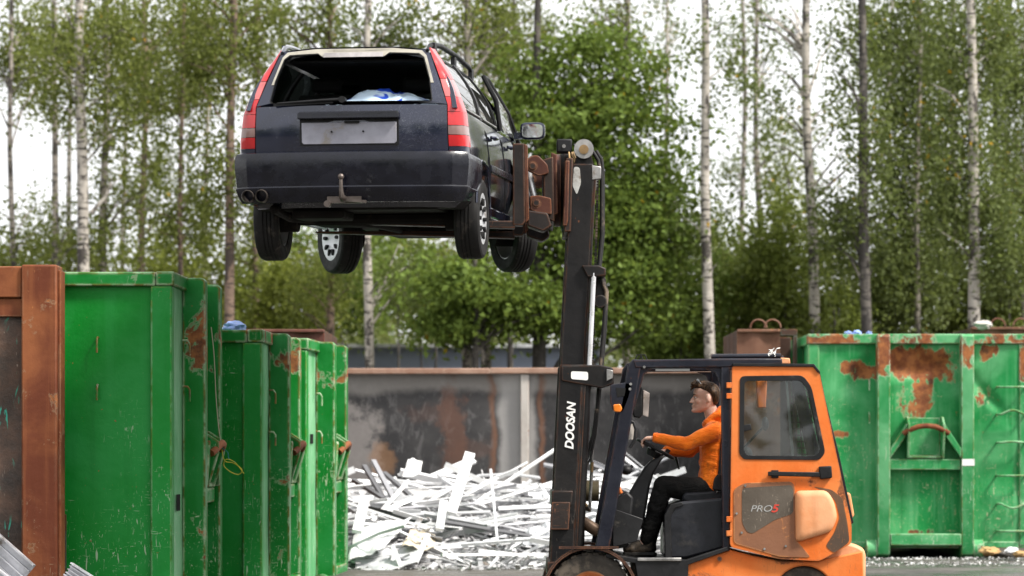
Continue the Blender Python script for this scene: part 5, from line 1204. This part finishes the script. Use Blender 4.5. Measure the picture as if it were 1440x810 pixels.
for k in range(262):
    p = protos[k % len(protos)] if k >= len(protos) else None
    o = protos[k] if p is None else p.copy()
    if p is not None: COL.objects.link(o)
    x = rng.uniform(-4.0, 2.4); y = 32.2 + 4.9 * rng.random(); base = hz_(x, y)
    yaw = rng.gauss(.2, .5) if rng.random() < .75 else rng.uniform(-1.4, 1.4); slope = math.atan2(hz_(x + .3 * math.cos(yaw), y + .3 * math.sin(yaw)) - hz_(x - .3 * math.cos(yaw), y - .3 * math.sin(yaw)), .6)
    pose(o, x, y, base + rng.uniform(.01, .17), yaw, slope + rng.gauss(0, .13), rng.uniform(0, 6.28)); bars.append(o)
    dark = rng.random() < .10
    if dark: o.data = o.data.copy(); o.data.materials[0] = GSC
    tag(o, 'loose dull grey metal bar among the white ones in the scrap heap' if dark else 'loose white metal bar lying in the scrap heap before the grey steel wall', 'metal bar', 'dull grey bars in the scrap heap' if dark else 'white bars in the scrap heap')
def plank(name, p0, p1, wd, th, label, mat=WSC, up=(0, -1, .2)):
    m = MB(); m.bar(p0, p1, wd, th, up); o = m.build(name, mat, None, bevel=.004, org=(Vector(p0) + Vector(p1)) / 2); return tag(o, label, 'plank')
plank('white_plank', P(634, 722, 33.2), P(661, 638, 33.9), .12, .05, 'tall white plank sticking steeply up out of the middle of the scrap heap')
plank('white_plank', P(700, 768, 32.6), P(690, 660, 33.6), .03, .02, 'thin white rod standing almost upright, right of the tall plank')
plank('white_plank', P(502, 748, 32.4), P(513, 702, 32.9), .11, .05, 'short upright white plank at the left foot of the scrap heap')
plank('white_plank', P(618, 745, 32.7), P(624, 705, 33), .09, .05, 'stubby white post standing just left below the tall plank')
plank('white_plank', P(565, 800, 32.0), P(552, 768, 32.2), .05, .04, 'small white stick leaning at the front foot of the scrap heap')
plank('white_plank', P(584, 792, 32.1), P(602, 752, 32.6), .06, .04, 'slanting white batten at the front of the heap, left of centre')
for k, (a, b_) in enumerate((((512, 655), (546, 712)), ((497, 675), (540, 702)), ((525, 648), (555, 705)), ((540, 665), (580, 700)))):
    m = MB(); m.bar(P(*a, 35.2), P(*b_, 34.4), .055, .04); o = m.build('dark_bar', GSC, None, org=P(*a, 35.2)); tag(o, ('steepest', 'lowest', 'highest', 'rightmost')[k] + ' of the four dark grey bars crossing at the left of the scrap heap', 'metal bar', 'dark bars at the left of the scrap heap')
def crumpled_sheet(name, corners, label, mat, seed, amp=.06):
    a, b_, c, d = [Vector(q) for q in corners]; m = MB(); n_ = (b_ - a).cross(d - a).normalized()
    f = lambda i, j: (a * (1 - i) * (1 - j) + b_ * i * (1 - j) + c * i * j + d * (1 - i) * j) + n_ * amp * (noise.noise(Vector((i * 2.5, j * 2.5, seed))) + .4 * noise.noise(Vector((i * 7, j * 7, seed))))
    m.sheet(f, 18, 12); o = m.build(name, mat, None, smooth=25, org=(a + c) / 2); s_ = o.modifiers.new('th', 'SOLIDIFY'); s_.thickness = .008; return tag(o, label, 'metal sheet')
crumpled_sheet('white_sheet', (P(490, 790, 32.1), P(540, 770, 32.2), P(580, 728, 33), P(500, 742, 33)), 'large bent white sheet at the left front of the scrap heap', WSC, 3)
crumpled_sheet('white_sheet', (P(500, 815, 31.9), P(590, 790, 32), P(590, 765, 32.6), P(500, 775, 32.6)), 'flat white sheet lying lowest at the front left of the heap', WSC, 8, .04)
crumpled_sheet('cream_sheet', (P(565, 768, 32.3), P(612, 772, 32.3), P(612, 748, 33), P(578, 744, 33)), 'crumpled dirty cream sheet in the front of the scrap heap', plain('dirty_cream', (.55, .48, .38), .6, var=.15, dirt=.3), 13)
crumpled_sheet('white_sheet', (P(565, 672, 35), P(590, 667, 35), P(594, 648, 35.6), P(574, 645, 35.6)), 'white sheet propped against the wall at the top of the heap', WSC, 17, .04)
crumpled_sheet('grey_sheet', (P(735, 765, 32.8), P(775, 770, 32.6), P(775, 735, 33.2), P(745, 740, 33.2)), 'pale grey folded sheet close to the forklift mast', plain('pale_grey_metal', (.45, .46, .48), .4, .3), 23)

# ================================================================= far building between the trunks
fb = thing('far_building', (PX(630, 62), 62, -.1), 'low blue-grey industrial building seen between the trunks under the car', 'building')
BG = plain('blue_grey_cladding', (.22, .25, .33), .6, var=.1, scale=1)
m = MB(); m.box(-3.6, 3.2, 0, 8, 0, PZ(489, 62) + .1); m.build('wall', BG, fb)
m = MB(); m.box(-3.8, 3.4, -.2, 8.2, PZ(489, 62) + .102, PZ(484, 62) + .1); m.build('roof', plain('pale_fascia', (.45, .46, .48), .6), fb)
m = MB()
for k in range(4): m.box(-3 + k * 1.6, -2.2 + k * 1.6, -.03, .02, 1.1, 1.9)
m.build('window', plain('dark_window', (.03, .035, .04), .1), fb)

# ================================================================= trees
def leafmat(name, a, b_, yellow=.01, trans=.5, val=1.0):
    t = NT(name); v = t.coord(False); ge = t.n('NewGeometry'); rpi = ge.outputs['Random Per Island']
    c = t.mix(rpi, tuple(x * .55 * val for x in a), tuple(x * val for x in b_))
    c = t.mix(t.ramp(t.noise(v, .5, 4, .6), .35, .65), c, t.mix(rpi, tuple(x * val for x in a), tuple(x * val for x in b_)))
    w1 = t.n('TexWhiteNoise', noise_dimensions='1D'); t.put(w1.inputs['W'], rpi)
    c = t.mix(t.math('LESS_THAN', w1.outputs['Value'], t.math('MULTIPLY', t.ramp(t.noise(v, .35, 3), .45, .75, 0, 3), yellow)), c, (.42, .26, .02))
    p = t.b; t.put(p.inputs['Base Color'], c); p.inputs['Roughness'].default_value = .5; p.inputs['Specular IOR Level'].default_value = .12
    tl = t.n('BsdfTranslucent'); t.put(tl.inputs[0], t.mix(.5, c, (.16, .2, .03))); mx = t.n('MixShader'); t.put(mx.inputs[0], trans)
    t.t.links.new(p.outputs[0], mx.inputs[1]); t.t.links.new(tl.outputs[0], mx.inputs[2]); t.t.links.new(mx.outputs[0], t.o.inputs[0]); return t.m
LEAF_L = leafmat('birch_leaf_olive', (.105, .132, .032), (.215, .245, .066), .012)
LEAF_R = leafmat('birch_leaf_grey_green', (.098, .130, .044), (.195, .235, .086), .032)
LEAF_C = leafmat('broad_leaf_fresh', (.095, .150, .028), (.21, .295, .066), .008)
LEAF_U = leafmat('undergrowth_leaf', (.135, .165, .026), (.25, .28, .058), .004)
LEAF_D = leafmat('undergrowth_leaf_dark', (.115, .15, .030), (.23, .275, .07), .002)
LEAF_F = leafmat('far_wood_leaf', (.13, .15, .055), (.20, .22, .085), .0)
def bark(name, white, dark, dk):
    t = NT(name); v = t.coord(False); c = t.mix(t.ramp(t.noise(v, 3, 5), .35, .65), white, tuple(x * .75 for x in white))
    bd = t.ramp(t.noise(t.scaled(v, 3, 3, 14), 1.0, 4, .6), .60 - dk * .12, .66 - dk * .12); c = t.mix(bd, c, dark)
    bl = t.ramp(t.noise(t.scaled(v, 2.2, 2.2, 1.1), 1.6, 5, .7), .60 - dk * .2, .66 - dk * .2); c = t.mix(bl, c, dark)
    return t.done(c, .8, 0, t.bump(t.noise(v, 20, 5), .5, .02))
BARK_W = bark('white_birch_bark', (.46, .42, .37), (.05, .042, .036), .45)
BARK_G = bark('greyish_birch_bark', (.34, .30, .26), (.045, .038, .032), .5)
BARK_D = bark('dark_bark', (.12, .105, .09), (.035, .03, .027), .7)
BARK_B = bark('brown_bark', (.22, .15, .11), (.05, .035, .028), .5)
nr = np.random.default_rng(12)
def leaves(name, cen, size, mat, parent, droop=.35):
    n = len(cen); u = nr.normal(size=(n, 3)); u[:, 2] -= droop; u /= np.linalg.norm(u, axis=1, keepdims=True)
    w_ = nr.normal(size=(n, 3)); w_ -= u * np.sum(u * w_, 1, keepdims=True); w_ /= np.linalg.norm(w_, axis=1, keepdims=True)
    nn_ = np.cross(u, w_); s_ = size[:, None]
    V = np.stack([cen - u * s_ * .55, cen + w_ * s_ * .36 - u * s_ * .08 + nn_ * s_ * .06, cen + u * s_ * .6, cen - w_ * s_ * .36 - u * s_ * .08 + nn_ * s_ * .06], 1).reshape(-1, 3)
    me = bpy.data.meshes.new(name); me.vertices.add(4 * n); me.vertices.foreach_set('co', V.astype(np.float32).ravel())
    me.loops.add(4 * n); me.loops.foreach_set('vertex_index', np.arange(4 * n, dtype=np.int32)); me.polygons.add(n)
    me.polygons.foreach_set('loop_start', np.arange(0, 4 * n, 4, dtype=np.int32)); me.update(calc_edges=True); me.materials.append(mat)
    o = bpy.data.objects.new(name, me); COL.objects.link(o); o.parent = parent; return o
def clumps(zones, per, cr, stretch=1.0):
    """zones: (x, y, z, rx, ry, rz, clump count) -> clump centres and leaf positions"""
    cc = []
    for (x, y, z, rx, ry, rz, n) in zones:
        d = nr.normal(size=(n, 3)); d /= np.linalg.norm(d, axis=1, keepdims=True); r_ = nr.random(n)[:, None] ** .42; cc.append(np.array([x, y, z]) + d * r_ * np.array([rx, ry, rz]))
    cc = np.concatenate(cc); k = nr.poisson(per * nr.gamma(2.2, 1 / 2.2, len(cc))); idx = np.repeat(np.arange(len(cc)), k); rad = (cr * nr.uniform(.6, 1.35, len(cc)))[idx][:, None]
    q = nr.normal(size=(len(idx), 3)) * .5 * rad; q[:, 2] *= stretch; q[:, 2] -= np.abs(q[:, 0] + q[:, 1]) * .25
    return cc, cc[idx] + q
THIN = .6
def tree(u, Y, wpx, label, zones, lmat, bmat, lean=0, top=15, per=60, cr=.42, lsize=.068, limbs=26, stretch=1.3, name='birch_tree', cat='tree', group='birch trees at the yard edge', forks=(), ub=None):
    """u: photo column of the trunk; wpx: its width there; zones in photo columns/rows: (u, v, ru, rv, count)"""
    s = FPX / Y; x0 = PX(u, Y); z0 = gz(x0, Y) - .05; o = thing(name, (x0, Y, z0), label, cat, group)
    rt = wpx / s / 2; rg = random.Random(int(u * 7 + Y)); m = MB(); pts = []; rs = []
    px, py = rg.uniform(0, 9), rg.uniform(0, 9)
    for k in range(17):
        t_ = k / 16; z = t_ * top; pts.append(Vector((lean * t_ * top + .10 * (noise.noise(Vector((px, z * .28, 0))) - noise.noise(Vector((px, 0, 0)))) * min(1, t_ * 5) + .05 * math.sin(z * .5 + px) * t_, .12 * noise.noise(Vector((py, z * .25, 3))) * t_, z))); rs.append(rt * (1.15 - .85 * t_) * (1.25 if k == 0 else 1))
    m.tube(pts, rs, 12)
    def at(z):
        k = min(15, max(0, int(z / top * 16))); f = z / top * 16 - k; return pts[k].lerp(pts[k + 1], min(1, max(0, f)))
    Z = [((uu - 720) / s - x0, rg.uniform(.0, .8), PZ(vv, Y) - z0, ru / s, max(.5, min(2.2, ru / s)), rv / s, n) for (uu, vv, ru, rv, n) in zones]
    if Z:
        if name == 'birch_tree': Z = [z[:6] + (max(2, int(z[6] * THIN)),) for z in Z]
        if u >= 1200 and name == 'birch_tree': Z = [z[:6] + (int(z[6] * 1.5),) for z in Z]
        if name == 'birch_tree': per, cr = per * 1.35, cr * .95
        cc, L_ = clumps(Z, per, cr, stretch); L_ = L_[L_[:, 2] > .02]
        pick = nr.choice(len(cc), min(limbs, len(cc)), replace=False)
        for i in pick:
            c = Vector(cc[i]); zb = min(max(.6, c.z - (Vector((c.x, c.y, 0)) - Vector((at(min(max(c.z, 0), top)).x, 0, 0))).length * rg.uniform(.5, 1.1)), top * .95); b0 = at(zb); L1 = (c - b0).length
            mid = b0.lerp(c, .5) + Vector((0, 0, .10 * L1)); r0 = min(rt * .32, .012 + .011 * L1); m.tube([b0, b0.lerp(mid, .5) + Vector((0, 0, .02)), mid, mid.lerp(c, .6), c], [r0, r0 * .8, r0 * .6, r0 * .4, r0 * .15], 6)
        leaves('crown', L_, nr.uniform(.7, 1.35, len(L_)) * lsize, lmat, o)
    for pl_, w0 in forks:
        q = [P(a, b_, Y) - Vector((x0, Y, z0)) for a, b_ in pl_]; m.tube(q, [w0 / s / 2 * (1 - .7 * k / (len(q) - 1)) for k in range(len(q))], 8)
    m.build('trunk', bmat, o, smooth=60)
    return o
B = 'birch trees at the yard edge'
# left group
tree(20, 50, 9, 'leafy birch cut by the left edge above the rusty container', [(10, 60, 70, 90, 60), (20, 330, 60, 70, 30)], LEAF_L, BARK_G, per=55)
tree(78, 52, 11, 'thin grey birch above the rusty corner post', [(70, 90, 70, 100, 70), (90, 330, 70, 60, 34)], LEAF_L, BARK_G, per=55)
tree(122, 48, 19, 'stout white birch with scarred bark above the nearest green container', [(110, 60, 100, 110, 110), (150, 160, 60, 50, 22), (130, 330, 60, 40, 14)], LEAF_L, BARK_W, lean=-.012, per=60, forks=[([(128, 300), (150, 275), (158, 250)], 7), ([(118, 110), (100, 95), (75, 100)], 4)])
tree(144, 53, 13, 'slim pale birch close behind the stout white birch', [(170, 90, 80, 110, 70), (170, 260, 60, 60, 30)], LEAF_L, BARK_G, per=50, forks=[([(144, 120), (155, 105), (165, 90)], 5)])
tree(100, 57, 9, 'thin far birch between the grey birch and the stout white birch', [(95, 60, 50, 90, 40)], LEAF_L, BARK_W, per=45)
tree(172, 58, 8, 'thin pale far birch right of the slim pale one', [(180, 60, 50, 80, 36)], LEAF_L, BARK_W, per=45)
tree(290, 57, 8, 'thin pale far birch just left of the flaking white foot', [(285, 60, 50, 90, 40)], LEAF_L, BARK_W, per=45)
tree(1255, 56, 8, 'thin pale far birch right of the dark straight tree', [(1255, 90, 40, 100, 30)], LEAF_R, BARK_W, per=45)
tree(940, 57, 8, 'thin pale far birch left of the bright white one', [(940, 50, 40, 60, 16)], LEAF_R, BARK_W, per=40)
tree(200, 55, 11, 'thin brownish birch in the gap left of the car', [(215, 60, 80, 110, 80), (215, 240, 70, 70, 44)], LEAF_L, BARK_B, per=55)
tree(255, 51, 8, 'slender leafy birch left of the red tail light', [(255, 100, 70, 130, 95), (262, 300, 60, 70, 50)], LEAF_L, BARK_B, per=60)
tree(328, 48, 15, 'birch with flaking white foot directly left of the car', [(310, 60, 90, 110, 110), (320, 250, 70, 90, 64)], LEAF_L, BARK_B, per=60, forks=[([(326, 190), (300, 150), (280, 118)], 4)])
tree(362, 54, 10, 'thin pinkish trunk below the rear left tyre of the car', [(370, 60, 60, 90, 60), (360, 360, 50, 60, 34)], LEAF_L, BARK_B, per=50)
# behind the car and under it
tree(466, 50, 12, 'brown-trunked birch rising above the middle of the car roof', [(440, 25, 80, 60, 66), (455, 400, 60, 60, 40)], LEAF_L, BARK_B, per=50)
tree(520, 47, 14, 'white birch seen both above the roof and below the car', [(540, 30, 70, 50, 46), (560, 390, 60, 40, 20)], LEAF_R, BARK_W, lean=-.004, per=50, forks=[([(528, 420), (545, 385), (560, 345)], 4)])
tree(655, 47, 15, 'grey birch above the open car door', [(640, 40, 90, 70, 60)], LEAF_L, BARK_G, per=50, forks=[([(662, 110), (690, 70), (705, 50)], 5)])
tree(684, 49, 16, 'birch with pale foot right below the car', [(700, 40, 70, 60, 46), (690, 390, 50, 40, 20)], LEAF_L, BARK_G, per=50)
tree(722, 53, 9, 'thin dark birch just behind the raised fork attachment', [(735, 60, 60, 80, 60)], LEAF_L, BARK_D, per=50)
# big fresh green trees in the middle
tree(760, 47, 22, 'big dense fresh-green broadleaf tree right behind the forklift mast', [(790, 150, 85, 80, 46), (880, 120, 60, 60, 22), (850, 220, 105, 90, 70), (790, 300, 120, 90, 84), (930, 300, 60, 60, 24), (850, 400, 130, 90, 100), (900, 340, 80, 90, 56), (830, 70, 70, 50, 20), (720, 230, 40, 50, 12), (830, 230, 160, 190, 60), (950, 200, 40, 50, 8), (760, 90, 60, 50, 10)], LEAF_C, BARK_D, per=74, cr=.62, lsize=.088, top=10, limbs=40, stretch=.42, name='broadleaf_tree', group=None)
tree(668, 46, 14, 'bushy fresh-green broadleaf tree below the car, left of the mast', [(670, 400, 80, 50, 40), (650, 450, 55, 26, 20), (740, 425, 50, 50, 30)], LEAF_C, BARK_D, per=85, cr=.55, lsize=.095, top=5.5, limbs=20, stretch=.45, name='broadleaf_tree', group=None)
tree(880, 51, 11, 'birch whose top stands over the big fresh-green tree', [(870, 30, 70, 60, 50)], LEAF_L, BARK_G, per=45)
# right half
tree(997, 46.5, 16, 'straight bright white birch above the forklift cab', [(985, 30, 60, 60, 16), (1020, 120, 60, 80, 14), (985, 330, 70, 60, 30)], LEAF_R, BARK_W, per=40, limbs=10)
tree(1045, 56, 9, 'first of two thin birches side by side right of the bright white birch', [(1045, 40, 40, 60, 16), (1050, 200, 40, 80, 18)], LEAF_R, BARK_G, per=40)
tree(1068, 55, 10, 'second of two thin birches side by side, white at its foot', [(1075, 70, 35, 90, 18), (1075, 230, 50, 60, 20)], LEAF_R, BARK_G, per=40)
tree(1148, 48, 16, 'pale birch with a low curved branch, behind the brown container', [(1120, 20, 80, 50, 20), (1100, 140, 60, 60, 12), (1165, 190, 50, 90, 14)], LEAF_R, BARK_W, lean=-.012, per=40, forks=[([(1150, 275), (1168, 258), (1197, 233)], 7), ([(1135, 70), (1110, 45), (1075, 20), (1040, 0)], 5)])
tree(1217, 46, 16, 'straight dark-barked tree above the weathered green container', [(1215, 60, 60, 90, 34), (1225, 220, 50, 90, 28), (1200, 330, 60, 70, 40)], LEAF_R, BARK_D, per=50)
tree(1290, 49, 9, 'drooping birch with hanging grey-green sprays over the rust patch', [(1290, 60, 60, 90, 70), (1290, 220, 60, 110, 95), (1280, 370, 70, 80, 95)], LEAF_R, BARK_G, per=62, cr=.4, stretch=2.0, group=B)
tree(1344, 52, 9, 'thin birch close left of the white trunk at the right', [(1340, 70, 50, 110, 60), (1335, 300, 50, 110, 60)], LEAF_R, BARK_G, per=55, stretch=2.0)
tree(1372, 46, 18, 'white birch rising above the low brown container at the right', [(1370, 50, 70, 100, 74), (1350, 250, 60, 120, 60), (1410, 330, 50, 80, 50)], LEAF_R, BARK_W, lean=-.006, per=58, stretch=1.9, forks=[([(1358, 160), (1335, 130), (1310, 118)], 5)])
tree(1406, 54, 10, 'thin dark birch between the white trunk and the right edge', [(1410, 80, 50, 110, 60), (1415, 260, 50, 110, 60)], LEAF_R, BARK_D, per=55, stretch=1.8)
tree(1442, 50, 12, 'leafy birch standing on the right edge of the view', [(1440, 100, 50, 120, 60), (1440, 320, 50, 120, 70)], LEAF_R, BARK_G, per=55, stretch=1.8)
# undergrowth
def bush(u, v, ru, rv, Y, label, lmat, n, lsize=.085, cr=.42, per=58):
    s = FPX / Y; tp = max(1.5, PZ(v, Y))
    return tree(u, Y, 5, label, [(u, v, ru * 1.1, rv * 1.1, int(n * .62)), (u + ru * .1, v + rv * .8, ru * .9, rv * .6, n // 4)], lmat, BARK_D, top=tp, per=per, cr=cr, lsize=lsize, limbs=10, stretch=.9, name='shrub', cat='shrub', group='young trees and shrubs under the birches')
for a in ((615, 345, 60, 45, 61, 'far olive bush seen between the right wheels of the car', LEAF_U, 50), (470, 355, 80, 45, 60, 'far pale bush in the gap between the car wheels', LEAF_C, 60), (560, 370, 70, 50, 58, 'far fresh bush right below the rear axle', LEAF_C, 60), (400, 360, 50, 50, 61, 'far olive bush behind the hanging rear left tyre', LEAF_U, 44), (30, 400, 60, 70, 57, 'pale undergrowth bush behind the rusty container', LEAF_U, 70), (110, 400, 70, 60, 56, 'olive bush low behind the nearest green container', LEAF_U, 80), (190, 380, 70, 80, 57, 'round olive bush below the thin brownish birch', LEAF_U, 95),
          (270, 390, 70, 90, 54, 'tall bush left of the hanging rear tyre', LEAF_U, 120), (345, 430, 60, 70, 56, 'dark bush over the middle green container', LEAF_D, 90), (410, 430, 60, 60, 52, 'leafy bush below the rear axle of the car', LEAF_U, 110),
          (480, 395, 55, 55, 56, 'sunny green bush below the tow ball of the car', LEAF_C, 80), (590, 405, 55, 45, 60, 'pale bush far back below the car', LEAF_U, 50),
          (960, 420, 70, 90, 49, 'leafy bush beside the bright white birch', LEAF_C, 130), (1010, 400, 70, 90, 52, 'dark bush over the front of the forklift roof', LEAF_D, 110), (1070, 420, 60, 90, 50, 'dark young tree above the brown corrugated container', LEAF_D, 130),
          (1105, 370, 50, 110, 49, 'tall narrow young tree below the low curved branch', LEAF_D, 120), (1110, 240, 35, 80, 60, 'slender young birch in the bright gap right of the twin birches', LEAF_U, 40), (1165, 400, 50, 80, 56, 'yellow-green bush in the gap beside the dark straight trunk', LEAF_U, 60),
          (1175, 440, 60, 50, 48, 'dark low bush behind the left corner of the weathered container', LEAF_D, 80), (1250, 410, 60, 80, 50, 'grey-green bush over the rust patch', LEAF_R, 110), (1330, 420, 60, 70, 51, 'dense shaded bush under the drooping birch', LEAF_D, 110), (1420, 430, 50, 60, 50, 'dark bush at the right edge over the low brown container', LEAF_D, 90), (1440, 420, 40, 60, 56, 'olive bush behind the dark one at the right edge', LEAF_U, 60)):
    bush(*a)
# the wood beyond, one mass
zz = []
for k in range(120):
    x = nr.uniform(-34, 34); y = nr.uniform(82, 125); h = nr.uniform(5, 9) * (1 + .10 * math.sin(x * .3)); zz.append((x, y, h * .55 - .4, nr.uniform(1.5, 3), 1.5, h * .5, int(26 + h * 2)))
cc, L_ = clumps(zz, 26, .9, 1.0); L_ = L_[L_[:, 2] > -.2]; fw = leaves('far_woods', L_, nr.uniform(.16, .32, len(L_)), LEAF_F, None); fw['kind'] = 'stuff'; fw['label'] = 'pale green wood far behind the birches'
# unseen tree belt added behind the camera: darkens reflections, cuts low fill light
zz = [(nr.uniform(-95, 95), nr.uniform(-40, -26), nr.uniform(3, 6), 4.5, 3, nr.uniform(5, 8), 30) for k in range(75)]
cc, L_ = clumps(zz, 16, 1.6, 1.0); L_ = L_[L_[:, 2] > -.2]; bw_ = leaves('added_rear_woods', L_, nr.uniform(.5, .9, len(L_)), LEAF_D, None); bw_['kind'] = 'stuff'; bw_['label'] = 'unseen green wood added behind the camera to darken reflections'
xg = []
for k in range(300): xg.append((nr.uniform(-16, 16), nr.uniform(44, 74), .15, 1.1, 1.1, .5, 8))
cc, L_ = clumps(xg, 20, .4, .8); L_ = L_[L_[:, 2] > -.25]; uw = leaves('undergrowth', L_, nr.uniform(.06, .13, len(L_)), LEAF_U, None); uw['kind'] = 'stuff'; uw['label'] = 'low weeds and ground plants under the trees'
